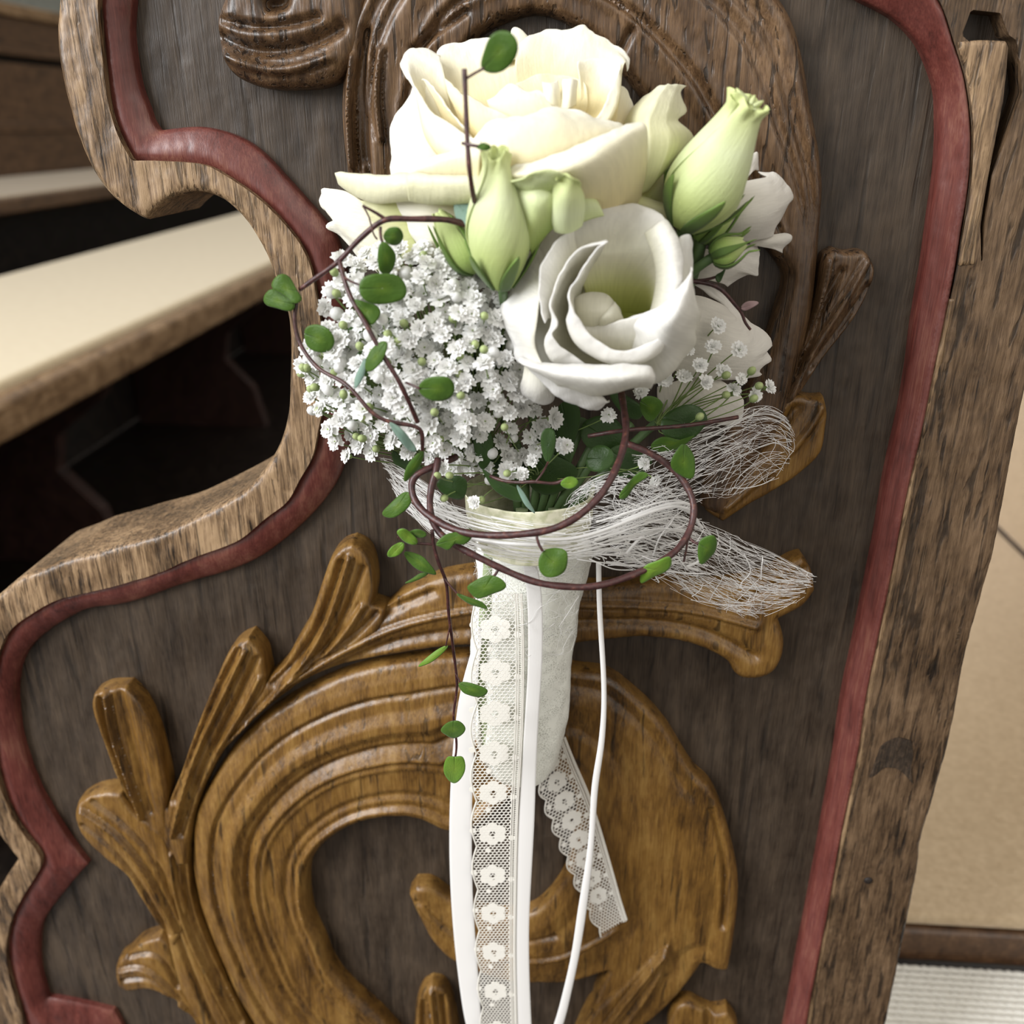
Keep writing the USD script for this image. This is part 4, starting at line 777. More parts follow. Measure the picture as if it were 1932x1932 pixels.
bud(s_, (1318, 452, 58), (1362, 382, 60), 0.0058, BUDG, 3, 0.4, [(0, .45), (.3, .9), (.7, 1.0), (1, .9)], 0.4, names=('calyx',), sep=(5, 1.5, 0.22))
stalk(s_, [(1322, 446, 58), (1314, 490, 56), (1290, 560, 46)], 0.0024, STEM)
t_ = thing('lisianthus', 'white lisianthus half hidden under the open bloom at the lower right', 'flower', P(1310, 660, .03))
petal(t_, [[(1260, 690, 46), (1265, 640, 48), (1270, 580, 46)], [(1330, 715, 42), (1340, 640, 46), (1325, 560, 44)], [(1400, 715, 36), (1405, 660, 40), (1372, 580, 38)], [(1438, 706, 32), (1441, 690, 32), (1455, 676, 31), (1447, 662, 32), (1458, 650, 31), (1432, 619, 32), (1411, 602, 33), (1398, 587, 34), (1366, 559, 36), (1340, 541, 38), (1310, 538, 40)]], WHITEP, 65, 0.35, .3, n=26, m_=40)
petal(t_, [[(1240, 730, 40), (1290, 715, 40), (1340, 705, 38)], [(1250, 780, 38), (1310, 770, 40), (1385, 735, 36)], [(1290, 810, 34), (1350, 795, 35), (1380, 803, 33), (1399, 789, 33), (1403, 755, 33)]], WHITEP, 66, 0.2, .3)
# ------------------------------------------------------------------ baby's breath
GYPW = petal_mat('tiny_white_petal', [(0.0, (0.70, 0.76, 0.55)), (0.35, (0.90, 0.90, 0.87)), (1.0, (0.92, 0.92, 0.91))], rough=0.6, trans=0.3, grain=0.00005)
GYPG = petal_mat('tiny_green', [(0.0, (0.16, 0.26, 0.05)), (1.0, (0.42, 0.50, 0.22))], rough=0.5, trans=0.15)
def floret(c, axis, R, seed, closed=0.0):
    """A double baby's breath flower: three whorls of small notched petals."""
    r = np.random.default_rng(seed)
    axis = axis / np.linalg.norm(axis)
    e1 = np.cross(axis, [0.3, 0.2, 0.9]); e1 /= np.linalg.norm(e1); e2 = np.cross(axis, e1)
    vs, fs, ts, k0 = [], [], [], 0
    for whorl, (cnt, rad, tilt) in enumerate([(8, 1.0, 0.2), (8, 0.85, 0.6), (6, 0.62, 1.0)]):
        tilt = tilt + closed
        for k in range(cnt):
            a = 2 * np.pi * (k + r.uniform(-.25, .25)) / cnt + whorl
            tl = tilt + r.uniform(-.15, .15)
            d = np.cos(a) * e1 + np.sin(a) * e2
            s = np.cross(axis, d)
            rr = R * rad * r.uniform(.85, 1.1)
            wd = R * 0.30 * r.uniform(.85, 1.15)
            rows = []
            for t, wf in [(0.08, .25), (0.45, .8), (0.8, 1.0), (1.0, .75)]:
                tt = tl + 0.25 * np.sin(t * 3)
                p = d * rr * t * np.cos(tl) + axis * rr * (t * np.sin(tl) - 0.25 * t * t * (1 - whorl * .2))
                mid = p - d * (0.12 * rr if t == 1.0 else 0)
                rows.append([c + p - s * wd * wf + axis * wd * .12, c + mid, c + p + s * wd * wf + axis * wd * .12])
            v = np.array(rows).reshape(-1, 3)
            i, j = np.meshgrid(np.arange(3), np.arange(2), indexing='ij')
            q = np.stack([i * 3 + j, (i + 1) * 3 + j, (i + 1) * 3 + j + 1, i * 3 + j + 1], -1).reshape(-1, 4)
            f = np.vstack([q[:, [0, 1, 2]], q[:, [0, 2, 3]]])
            vs.append(v); fs.append(f + k0); k0 += len(v); ts.append(np.repeat([.15, .6, .9, 1.0], 3))
    return np.vstack(vs), np.vstack(fs), np.concatenate(ts)

def gyp_bud(c, axis, R):
    s = trimesh.creation.icosphere(1, 1.0)
    axis = axis / np.linalg.norm(axis)
    v = np.array(s.vertices)
    e1 = np.cross(axis, [0.3, 0.2, 0.9]); e1 /= np.linalg.norm(e1); e2 = np.cross(axis, e1)
    V = c + R * (v[:, :1] * e1 + v[:, 1:2] * e2 + 1.35 * v[:, 2:] * axis)
    return V, np.array(s.faces), np.clip(0.55 + 0.6 * v[:, 2], 0, 1)

class Spray:
    def __init__(self, label, root, rootw):
        self.t = thing('gypsophila_spray', label, 'flower spray', P(root[0], root[1], rootw * .001), group='baby\'s breath sprays')
        self.root = P(root[0], root[1], rootw * .001)
        self.stems = []
    def flower(self, u, v, w, R=0.0034, seed=0, kind='floret'):
        c = P(u, v, w * .001)
        r = np.random.default_rng(seed)
        toward = CAM - c; toward /= np.linalg.norm(toward)
        out = c - self.root; out /= np.linalg.norm(out)
        ax = out * 0.9 + toward * 0.75 + r.normal(0, .3, 3)
        ax /= np.linalg.norm(ax)
        if kind == 'floret':
            vv, ff, tt = floret(c, ax, R, seed, r.uniform(-.1, .35)); tinted(self.t, 'floret', vv, ff, tt, GYPW)
        elif kind == 'bud':
            vv, ff, tt = gyp_bud(c, ax, R * .55); tinted(self.t, 'bud', vv, ff, tt, GYPW)
        else:
            vv, ff, tt = gyp_bud(c, ax, R * .45); tinted(self.t, 'bud', vv, ff, tt, GYPG)
        if kind == 'floret':       # small green cup under the flower
            vv, ff, tt = gyp_bud(c - ax * R * .25, ax, R * .3); self.stems.append(trimesh.Trimesh(vv, ff, process=False))
        mid = (c * .55 + self.root * .45) - ax * 0.012
        self.stems.append(tube(spline(np.array([c - ax * R * .2, c - ax * 0.006, mid, self.root]), n=12), 0.00028, 4))
    def done(self):
        m = cat(self.stems)
        tinted(self.t, 'stems', np.array(m.vertices), np.array(m.faces), np.full(len(m.vertices), .25), GYPG)

cluster = np.array([(645, 490), (690, 470), (760, 455), (820, 462), (862, 492), (905, 515), (955, 535), (985, 580), (965, 640), (985, 700), (1010, 770), (1035, 835), (985, 880), (920, 905), (860, 890), (790, 870), (735, 850), (660, 868), (612, 825), (592, 770), (568, 700), (580, 660), (605, 605), (622, 555), (632, 515)], float)
CP = Polygon(cluster)
shown = [(795, 470), (830, 505), (775, 490), (850, 545), (800, 555), (875, 512), (925, 555), (905, 525), (935, 600), (865, 590), (760, 600), (835, 630), (820, 680), (885, 650), (930, 640), (770, 640), (720, 620), (660, 600), (640, 640), (700, 660), (600, 680), (590, 715),
         (650, 690), (640, 750), (690, 740), (740, 720), (760, 770), (810, 800), (850, 787), (870, 825), (915, 795), (920, 710), (880, 720), (870, 760), (960, 720), (955, 680), (940, 760), (900, 755), (985, 770), (1000, 825), (885, 880), (740, 830), (690, 800), (655, 860), (620, 810), (660, 820), (700, 850), (605, 770), (790, 835), (830, 740), (780, 700), (670, 640), (620, 720), (670, 500), (700, 540), (740, 500), (665, 560), (1060, 842), (1045, 790), (1148, 783)]
pts = list(shown)
r = np.random.default_rng(11)
tries = 0
while tries < 6000:
    tries += 1
    u, v = r.uniform(560, 1040), r.uniform(450, 910)
    if not CP.contains(Point(u, v)): continue
    if min((u - a) ** 2 + (v - b) ** 2 for a, b in pts) < 24 ** 2: continue
    # gaps at the lower right, where dark greenery shows
    if (u > 880 and v > 780) and r.random() < .75: continue
    pts.append((u, v))
def gyp_w(u, v):
    x, y = (u - 790) / 250, (v - 670) / 230
    return 50 + 40 * math.sqrt(max(0, 1 - .85 * min(1, x * x + y * y)))
sprays = [((700, 480), 'baby\'s breath spray at the upper left, under the vine with round leaves'), ((860, 530), 'baby\'s breath spray between the small green bud and the white bloom'), ((625, 690), 'baby\'s breath spray at the far left edge of the bouquet'),
          ((770, 640), 'baby\'s breath spray in the middle of the left cluster'), ((900, 660), 'baby\'s breath spray beside the left petal of the white bloom'), ((670, 820), 'baby\'s breath spray hanging at the lower left of the cluster'),
          ((810, 790), 'baby\'s breath spray at the lower middle, above the brown vine loop'), ((960, 800), 'loose baby\'s breath spray below the white bloom\'s left petal')]
S = [Spray(l, (900, 880), 42) for _, l in sprays]
cen = np.array([c for c, _ in sprays], float)
for k, (u, v) in enumerate(pts):
    i = int(((cen - [u, v]) ** 2).sum(1).argmin())
    w = gyp_w(u, v) + r.uniform(-6, 5)
    S[i].flower(u, v, w, 0.0042 * r.uniform(.8, 1.15), 100 + k, 'floret' if (k < len(shown) or r.random() < .86) else 'bud')
deep = 0
while deep < 70:        # a second layer behind the first
    u, v = r.uniform(560, 1040), r.uniform(450, 910)
    if not CP.buffer(-8).contains(Point(u, v)) or (u > 900 and v > 760): continue
    i = int(((cen - [u, v]) ** 2).sum(1).argmin())
    S[i].flower(u, v, gyp_w(u, v) - r.uniform(10, 18), 0.0038, 1500 + deep, 'floret')
    deep += 1
buds = 0
while buds < 70:
    u, v = r.uniform(560, 1040), r.uniform(450, 910)
    if not CP.buffer(6).contains(Point(u, v)): continue
    if r.random() > 0.25 + 0.75 * (u < 720): continue
    i = int(((cen - [u, v]) ** 2).sum(1).argmin())
    S[i].flower(u, v, gyp_w(u, v) + r.uniform(-3, 7), 0.0034, 900 + buds, 'green' if r.random() < .6 else 'bud')
    buds += 1
for s in S: s.done()
SR = Spray('baby\'s breath spray on the right in front of the white petals', (1240, 800), 44)
for k, (u, v) in enumerate([(1355, 615), (1345, 655), (1395, 660), (1255, 715), (1290, 712), (1330, 722), (1365, 700), (1385, 735), (1400, 715), (1450, 730), (1425, 745), (1320, 690), (1300, 660), (1210, 740)]):
    SR.flower(u, v, 52 + (k % 3) * 3, 0.0036 if k not in (8, 12) else 0.0026, 500 + k)
for k, (u, v) in enumerate([(1370, 708), (1418, 700), (1432, 728), (1370, 745), (1422, 752), (1320, 786)]):
    SR.flower(u, v, 58, 0.0034, 560 + k, 'green')
SR.done()
SL = Spray('few baby\'s breath flowers between vine loop and pale fibre collar', (1010, 900), 50)
for k, (u, v, w) in enumerate([(1070, 840, 72), (1215, 875, 66), (1235, 905, 66), (895, 948, 86), (985, 895, 76), (1005, 870, 72), (838, 880, 84)]):
    SL.flower(u, v, w, 0.003, 620 + k)
for k, (u, v, w) in enumerate([(838, 940, 88), (957, 893, 80), (825, 897, 88), (848, 897, 88), (908, 943, 84), (952, 806, 84)]):
    SL.flower(u, v, w, 0.0032, 660 + k, 'green')
SL.done()

# ------------------------------------------------------------------ vines with round leaves
v1 = thing('vine', 'upright brown vine twig with one round leaf in front of the rose', 'vine', P(890, 360, .09), 'vines')
stalk(v1, [(876, 130, 100), (879, 200, 101), (882, 272, 102), (887, 330, 102), (895, 380, 96), (905, 440, 84)], 0.00075, nodes=True)
stalk(v1, [(880, 148, 100), (896, 138, 102), (913, 129, 104)], 0.0004, name='leaf_stalk')
leaf(v1, [(911, 130), (908, 118), (914, 95), (926, 68), (945, 58), (965, 63), (977, 84), (974, 106), (955, 130), (930, 138)], 104, LEAF, 2.0, (2, -2), seed=1)
stalk(v1, [(872, 270, 102), (884, 273, 103), (902, 276, 104)], 0.0005, name='leaf_stalk')
leaf(v1, [(899, 277), (905, 272), (914, 270), (926, 277), (914, 284)], 104, LEAF, .5, seed=2)

v2 = thing('vine', 'branching brown vine looping out at the left over the baby\'s breath', 'vine', P(870, 420, .08), 'vines')
stalk(v2, [(885, 425, 84), (850, 416, 86), (815, 413, 88), (770, 413, 89), (730, 414, 90), (700, 432, 90), (668, 462, 89), (640, 492, 88), (602, 520, 86), (566, 546, 84)], 0.00105, nodes=True, r1=.0008)
stalk(v2, [(728, 414, 90), (710, 402, 91), (684, 388, 92)], 0.0006, name='branch', r1=.0004)
stalk(v2, [(640, 490, 88), (648, 522, 92), (664, 565, 96), (692, 614, 100), (718, 662, 102), (745, 706, 103), (766, 746, 102), (788, 796, 98)], 0.0008, name='branch', nodes=True)
stalk(v2, [(560, 570, 84), (556, 600, 85), (563, 640, 86), (578, 668, 88), (604, 697, 91), (642, 718, 95), (672, 744, 98), (702, 778, 100), (742, 797, 100), (790, 808, 98), (797, 830, 97), (797, 870, 96)], 0.0007, name='branch', nodes=True)
stalk(v2, [(684, 388, 92), (697, 412, 93), (704, 440, 94), (712, 452, 94)], 0.0003, name='tendril')
stalk(v2, [(718, 428, 90), (718, 445, 91), (722, 458, 92)], 0.0005, name='leaf_stalk')
stalk(v2, [(645, 518, 91), (660, 530, 95), (680, 538, 98)], 0.0004, name='leaf_stalk')
stalk(v2, [(766, 722, 102), (778, 727, 104), (792, 733, 105)], 0.0004, name='leaf_stalk')
for k, (o, w, m_) in enumerate([
    ([(562, 550), (545, 522), (528, 518), (514, 533), (516, 545), (540, 560), (556, 572), (569, 566)], 86, LEAF), ([(556, 574), (540, 560), (520, 546), (506, 549), (498, 565), (505, 576), (522, 581), (550, 586)], 85, LEAF),
    ([(575, 630), (578, 618), (596, 612), (620, 622), (631, 645), (622, 661), (600, 664), (580, 652)], 88, LEAF), ([(724, 446), (729, 434), (742, 428), (755, 432), (761, 446), (754, 459), (740, 462), (729, 456)], 92, LEAF),
    ([(722, 456), (736, 464), (746, 480), (745, 497), (735, 515), (719, 514), (713, 494), (714, 470)], 93, LEAF), ([(678, 545), (682, 528), (700, 518), (726, 516), (750, 520), (766, 540), (764, 560), (745, 570), (705, 573), (684, 562)], 99, LEAF),
    ([(668, 566), (690, 570), (712, 578), (718, 590), (712, 604), (700, 613), (682, 604), (670, 585)], 97, LEAF), ([(729, 645), (724, 676), (712, 692), (698, 701), (690, 695), (694, 672), (708, 652)], 103, LEAF),
    ([(690, 676), (689, 700), (680, 722), (671, 732), (670, 716), (678, 696)], 100, LEAFB), ([(790, 733), (799, 717), (822, 710), (848, 714), (858, 732), (848, 751), (820, 756), (800, 748)], 105, LEAF),
    ([(735, 797), (754, 806), (772, 826), (786, 850), (776, 851), (756, 832)], 101, LEAFB), ([(798, 851), (788, 856), (766, 884), (763, 908), (778, 896), (796, 870)], 98, LEAF)]):
    leaf(v2, o, w, m_, 1.6, (1.5 * math.sin(k), 1.5 * math.cos(k)), seed=k)

v3 = thing('vine', 'large brown vine ring wound in two loops around the neck of the bouquet', 'vine', P(1000, 1000, .06), 'vines')
stalk(v3, [(1172, 740, 60), (1178, 775, 70), (1181, 808, 78), (1177, 840, 84), (1167, 872, 90), (1150, 908, 96), (1128, 940, 100), (1090, 974, 104), (1045, 997, 106), (1000, 1006, 106), (950, 1010, 105), (900, 1008, 103), (858, 999, 100), (818, 979, 96), (790, 955, 92), (778, 930, 89), (779, 906, 87), (792, 893, 86), (815, 882, 84), (838, 872, 80), (860, 862, 74)], 0.00130, nodes=True)
stalk(v3, [(1180, 836, 70), (1228, 856, 72), (1268, 884, 74), (1294, 915, 77), (1308, 950, 81), (1306, 985, 85), (1291, 1020, 90), (1262, 1050, 95), (1216, 1075, 100), (1166, 1095, 104), (1114, 1107, 106), (1060, 1106, 106), (1010, 1098, 105), (962, 1080, 103), (930, 1065, 102), (880, 1040, 100), (850, 1023, 98), (830, 1006, 96), (816, 982, 94), (811, 950, 92), (815, 915, 90), (823, 885, 87), (826, 866, 84)], 0.00125, name='branch', nodes=True)
stalk(v3, [(1392, 787, 52), (1300, 802, 60), (1230, 808, 64), (1170, 813, 68), (1110, 823, 66)], 0.0008, name='twig')
stalk(v3, [(1013, 1005, 106), (1014, 1020, 107), (1024, 1040, 108)], 0.0005, name='leaf_stalk')
stalk(v3, [(942, 1070, 102), (936, 1082, 103), (931, 1088, 104)], 0.0005, name='leaf_stalk')
stalk(v3, [(1300, 1014, 89), (1308, 1022, 90), (1318, 1026, 91)], 0.0005, name='leaf_stalk')
stalk(v3, [(1298, 1016, 89), (1295, 1035, 90), (1290, 1060, 91)], 0.0004, name='tendril')
for k, (o, w, m_) in enumerate([
    ([(1024, 1041), (1042, 1034), (1067, 1039), (1071, 1055), (1065, 1077), (1043, 1089), (1024, 1084), (1016, 1062)], 108, LEAF), ([(930, 1086), (955, 1106), (930, 1120), (903, 1129), (891, 1122), (882, 1108), (892, 1098)], 104, LEAF),
    ([(1318, 1026), (1332, 1012), (1349, 1012), (1350, 1037), (1337, 1054), (1322, 1064)], 92, LEAF), ([(1214, 1071), (1240, 1058), (1264, 1051), (1263, 1071), (1229, 1090), (1209, 1099)], 100, LEAFY),
    ([(1168, 938), (1178, 941), (1190, 927), (1207, 909), (1223, 896), (1212, 890), (1198, 897), (1183, 914)], 90, LEAF), ([(1291, 838), (1277, 849), (1267, 866), (1266, 880), (1280, 894), (1306, 902), (1311, 876), (1308, 858)], 76, LEAF),
    ([(823, 1027), (840, 1009), (860, 1004), (878, 998), (893, 1001), (890, 1014), (874, 1027), (858, 1026), (846, 1037), (832, 1032)], 102, LEAF), ([(769, 928), (776, 946), (762, 965), (738, 977), (722, 970), (734, 953)], 88, LEAF),
    ([(854, 897), (879, 905), (880, 926), (872, 941), (848, 938), (830, 925), (825, 910)], 80, LEAFD)]):
    leaf(v3, o, w, m_, 1.5, (1.5 * math.sin(k * 2), 1.5 * math.cos(k)), seed=k + 20)

v4 = thing('vine', 'thin vine strand with small leaves hanging down beside the lace', 'vine', P(820, 1030, .09), 'vines')
stalk(v4, [(815, 1000, 97), (820, 1035, 97), (832, 1072, 96), (842, 1100, 94), (846, 1150, 90), (851, 1192, 87), (857, 1240, 84), (862, 1290, 82), (858, 1330, 80), (856, 1360, 79), (861, 1398, 78), (859, 1428, 78), (854, 1444, 78)], 0.0007, r1=.00045, nodes=True)
stalk(v4, [(838, 1090, 95), (850, 1106, 96), (862, 1119, 97)], 0.0004, name='leaf_stalk')
stalk(v4, [(816, 1027, 97), (790, 1025, 98), (770, 1022, 99), (750, 1012, 100)], 0.0005, name='branch')
stalk(v4, [(849, 1180, 88), (845, 1200, 88), (841, 1219, 88)], 0.0003, name='leaf_stalk')
stalk(v4, [(859, 1270, 83), (868, 1287, 84)], 0.0003, name='leaf_stalk')
for k, (o, w, m_) in enumerate([
    ([(845, 1219), (838, 1219), (810, 1237), (790, 1257), (803, 1254), (826, 1240)], 88, LEAFY), ([(866, 1289), (880, 1287), (902, 1293), (920, 1304), (908, 1314), (885, 1311), (872, 1304)], 85, LEAF),
    ([(856, 1360), (868, 1362), (878, 1375), (870, 1387), (854, 1392), (838, 1384), (832, 1377), (843, 1364)], 81, LEAF), ([(858, 1428), (872, 1428), (878, 1444), (874, 1462), (858, 1477), (842, 1466), (837, 1448), (845, 1428)], 80, LEAFY),
    ([(786, 1026), (770, 1025), (752, 1010), (750, 1001), (764, 998), (778, 1008), (787, 1018)], 100, LEAFY), ([(761, 1024), (761, 1037), (745, 1050), (731, 1048), (741, 1030)], 100, LEAFY),
    ([(763, 1042), (792, 1047), (808, 1060), (823, 1083), (806, 1081), (782, 1070)], 98, LEAF), ([(808, 1081), (796, 1081), (778, 1092), (765, 1100), (782, 1096)], 96, LEAF), ([(862, 1120), (886, 1127), (912, 1138), (919, 1148), (905, 1145), (884, 1138)], 97, LEAF),
    ([(805, 1008), (790, 999), (772, 1004), (778, 1010), (798, 1014)], 99, LEAF)]):
    leaf(v4, o, w, m_, 1.0, (math.sin(k), math.cos(k)), seed=k + 40)

v5 = thing('vine', 'dark thin vine twig behind the open bloom at the right', 'vine', P(1300, 530, .05), 'vines')
stalk(v5, [(1290, 528, 58), (1312, 531, 56), (1345, 538, 55), (1368, 553, 54), (1386, 574, 53), (1400, 592, 52), (1405, 606, 52), (1416, 622, 52)], 0.0009, r1=.0005)
stalk(v5, [(1312, 530, 56), (1335, 527, 56), (1352, 522, 57)], 0.0005, name='branch')
leaf(v5, [(1350, 521), (1362, 512), (1369, 505), (1364, 520), (1355, 533)], 57, LEAFD, .5, seed=61)
leaf(v5, [(1398, 581), (1410, 569), (1431, 571), (1418, 581), (1403, 586)], 53, mat('pinkish_leaf', {'p': ('principled_bsdf', {'base_color': (0.30, 0.20, 0.20), 'roughness': 0.5})}, [], 'p.BSDF'), .5, seed=62)

v6 = thing('vine', 'short reddish twig with a yellow bud above the collar', 'vine', P(940, 905, .07), 'vines')
stalk(v6, [(925, 898, 80), (950, 907, 83), (985, 910, 85), (1012, 909, 86), (1045, 912, 86), (1068, 903, 86)], 0.0006, nodes=True)
stalk(v6, [(1012, 908, 86), (1025, 890, 84), (1034, 872, 80)], 0.0004, name='leaf_stalk')
leaf(v6, [(1058, 912), (1068, 901), (1082, 900), (1091, 908), (1084, 919), (1068, 921)], 87, LEAFY, 1.5, seed=63)
leaf(v6, [(1034, 872), (1024, 855), (1025, 812), (1044, 811), (1045, 852)], 78, LEAFD, 1.5, seed=64)
leaf(v6, [(975, 915), (985, 925), (1000, 950), (1009, 968), (996, 958), (984, 940)], 84, LEAFB, 1, seed=65)
leaf(v6, [(910, 885), (940, 905), (980, 925), (985, 945), (940, 930), (920, 905)], 78, LEAFD, 1, seed=66)

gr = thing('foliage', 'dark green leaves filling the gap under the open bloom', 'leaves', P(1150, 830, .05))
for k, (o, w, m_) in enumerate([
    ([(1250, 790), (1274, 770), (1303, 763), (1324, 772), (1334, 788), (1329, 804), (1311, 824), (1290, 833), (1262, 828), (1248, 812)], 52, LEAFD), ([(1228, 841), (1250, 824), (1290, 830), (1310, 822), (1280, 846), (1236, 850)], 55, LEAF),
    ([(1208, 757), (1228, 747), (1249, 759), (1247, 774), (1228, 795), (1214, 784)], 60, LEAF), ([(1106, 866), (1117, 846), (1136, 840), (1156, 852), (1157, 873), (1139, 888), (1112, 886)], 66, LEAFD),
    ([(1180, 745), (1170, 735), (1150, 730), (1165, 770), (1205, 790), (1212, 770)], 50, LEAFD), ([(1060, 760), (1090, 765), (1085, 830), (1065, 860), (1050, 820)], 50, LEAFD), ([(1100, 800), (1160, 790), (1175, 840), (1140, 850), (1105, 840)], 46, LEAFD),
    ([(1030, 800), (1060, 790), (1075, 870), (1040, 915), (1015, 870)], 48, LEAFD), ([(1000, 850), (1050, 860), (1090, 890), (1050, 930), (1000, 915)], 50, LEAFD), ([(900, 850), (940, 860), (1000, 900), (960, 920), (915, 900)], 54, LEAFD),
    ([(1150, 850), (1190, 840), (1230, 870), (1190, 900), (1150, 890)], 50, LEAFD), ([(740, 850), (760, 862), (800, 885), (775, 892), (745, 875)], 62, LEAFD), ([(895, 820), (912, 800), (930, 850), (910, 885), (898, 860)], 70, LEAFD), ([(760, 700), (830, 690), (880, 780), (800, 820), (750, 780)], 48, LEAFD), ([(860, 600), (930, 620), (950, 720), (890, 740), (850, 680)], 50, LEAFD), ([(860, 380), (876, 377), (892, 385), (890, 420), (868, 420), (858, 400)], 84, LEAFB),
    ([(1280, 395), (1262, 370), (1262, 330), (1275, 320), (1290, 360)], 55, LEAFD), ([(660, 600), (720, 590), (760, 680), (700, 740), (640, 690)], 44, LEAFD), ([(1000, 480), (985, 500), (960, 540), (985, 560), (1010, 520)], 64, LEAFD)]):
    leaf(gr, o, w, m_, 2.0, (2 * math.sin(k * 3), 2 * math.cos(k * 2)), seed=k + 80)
for k, (u, v) in enumerate([(960, 880), (985, 870), (1015, 880), (1040, 885), (1070, 870), (1095, 880), (1120, 870), (1150, 880)]):
    stalk(gr, [(u + (u - 1030) * .8, 800 - 10 * (k % 3), 40), (u, v, 46), (1010 + (u - 1050) * .35, 1000, 40)], 0.0018, STEM)
# ------------------------------------------------------------------ handle, lace, ribbons and the fibre collar
hd = thing('bouquet_handle', 'bound bouquet stems wrapped in white net and lace', 'handle', P(985, 1440, .03))
LACEM = mat('lace_thread', {'g': ('geometry', {}), 'n': ('noise_texture', {'scale': 2500.0, 'detail': 2.0}), 'b': ('bump', {'strength': 0.5, 'distance': 0.0001}), 'p': ('principled_bsdf', {'base_color': (0.88, 0.855, 0.79), 'roughness': 0.6, 'sheen_weight': 0.3}), 't': ('translucent_bsdf', {'color': (0.8, 0.77, 0.69)}), 'm': ('mix_closure', {'fac': 0.25})},
            [('g.position', 'n.vector'), ('n.fac', 'b.height'), ('b.normal', 'p.normal'), ('p.BSDF', 'm.closure1'), ('t.BSDF', 'm.closure2')], 'm.closure')
WRAP = mat('net_wrap', {'g': ('geometry', {}), 'v': ('voronoi_texture', {'scale': 900.0, 'feature': 'distance_to_edge'}), 'lt': ('math', {'math_type': 'less_than', 'value2': 0.13}), 'n': ('noise_texture', {'scale': 140.0, 'detail': 4.0}), 'm2': ('map_range', {'from_min': 0.35, 'from_max': 0.6, 'to_min': 0.45, 'to_max': 1.0, 'clamp': True}),
                        'mx': ('math', {'math_type': 'maximum'}), 'p': ('principled_bsdf', {'base_color': (0.88, 0.89, 0.82), 'roughness': 0.5, 'specular_ior_level': 0.6}), 'x': ('transparent_bsdf', {}), 'c': ('mix_closure', {})},
           [('g.position', 'v.vector'), ('v.distance', 'lt.value1'), ('g.position', 'n.vector'), ('n.fac', 'm2.value'), ('lt.value', 'mx.value1'), ('m2.result', 'mx.value2'), ('mx.value', 'c.fac'), ('x.BSDF', 'c.closure1'), ('p.BSDF', 'c.closure2')], 'c.closure')
SATIN = mat('white_satin', {'g': ('geometry', {}), 'm0': ('mapping', {'scale': (4000, 4000, 40)}), 'n': ('noise_texture', {'scale': 1.0, 'detail': 2.0}), 'b': ('bump', {'strength': 0.3, 'distance': 0.00008}), 'p': ('principled_bsdf', {'base_color': (0.70, 0.685, 0.665), 'roughness': 0.38, 'sheen_weight': 0.3, 'specular_ior_level': 0.5})},
            [('g.position', 'm0.vector'), ('m0.vector', 'n.vector'), ('n.fac', 'b.height'), ('b.normal', 'p.normal')], 'p.BSDF')
STEMP = mat('pale_stem', {'p': ('principled_bsdf', {'base_color': (0.30, 0.36, 0.20), 'roughness': 0.6})}, [], 'p.BSDF')
TAPE = mat('cream_tape', {'g': ('geometry', {}), 'n': ('noise_texture', {'scale': 300.0, 'detail': 4.0}), 'r': ('rgb_ramp', {'ramp': [(0.35, (0.55, 0.56, 0.36)), (0.6, (0.78, 0.76, 0.58))]}), 'p': ('principled_bsdf', {'roughness': 0.6})}, [('g.position', 'n.vector'), ('n.fac', 'r.fac'), ('r.color', 'p.base_color')], 'p.BSDF')

def round_wrap(levels, wc, depth, n=48, rows=60, amp=0.0, seed=0):
    """A closed flattened sleeve through (v, left u, right u) levels, its middle wc mm before the panel, depth mm half thick."""
    lv = np.array(levels, float)
    cs = CubicSpline(lv[:, 0], lv[:, 1:])
    V = np.linspace(lv[0, 0], lv[-1, 0], rows)
    out = []
    for v in V:
        l, rr = cs(v)
        a = P(l, v, wc * .001); b = P(rr, v, wc * .001)
        c, h = (a + b) / 2, (b - a) / 2
        th = np.linspace(0, 2 * np.pi, n)
        ring = c + np.cos(th)[:, None] * h + np.sin(th)[:, None] * np.array([0, -1, 0]) * depth * .001
        out.append(ring)
    g = np.array(out)
    if amp:
        d = g - g.mean(1, keepdims=True)
        nz = meshkit.fbm(g * np.array([120, 120, 45]), 4, seed) - 0.5
        nz[:, -1] = nz[:, 0]
        g = g + d * nz[..., None] * amp
    return g
lev = [(955, 912, 1100), (1000, 902, 1112), (1050, 900, 1112), (1100, 904, 1100), (1200, 890, 1086), (1300, 890, 1076), (1400, 905, 1064), (1438, 925, 1048)]
for k, x in enumerate(np.linspace(-1, 1, 9)):
    stalk(hd, [(1005 + 82 * x, 960, 34 + 12 * math.cos(k * 2.1)), (1000 + 78 * x, 1080, 34 + 12 * math.cos(k * 2.1)), (985 + 76 * x, 1250, 34 + 12 * math.cos(k * 2.1)), (982 + 60 * x, 1425, 34 + 12 * math.cos(k * 2.1))], 0.0026, STEMP)
g = round_wrap(lev, 34, 18, amp=0.28, seed=4)
v, f, t = sheet(g, 0.0004)
part(hd, 'net_wrap', trimesh.Trimesh(v, f, process=False), WRAP, True)
g = round_wrap([(920, 876, 1124), (935, 880, 1120), (965, 885, 1118), (995, 900, 1112), (1015, 906, 1108)], 54, 25, rows=24, amp=0.1, seed=8)
v, f, t = sheet(g, 0.0004)
part(hd, 'tape', trimesh.Trimesh(v, f, process=False), TAPE, True, label='cream binding tape at the neck')

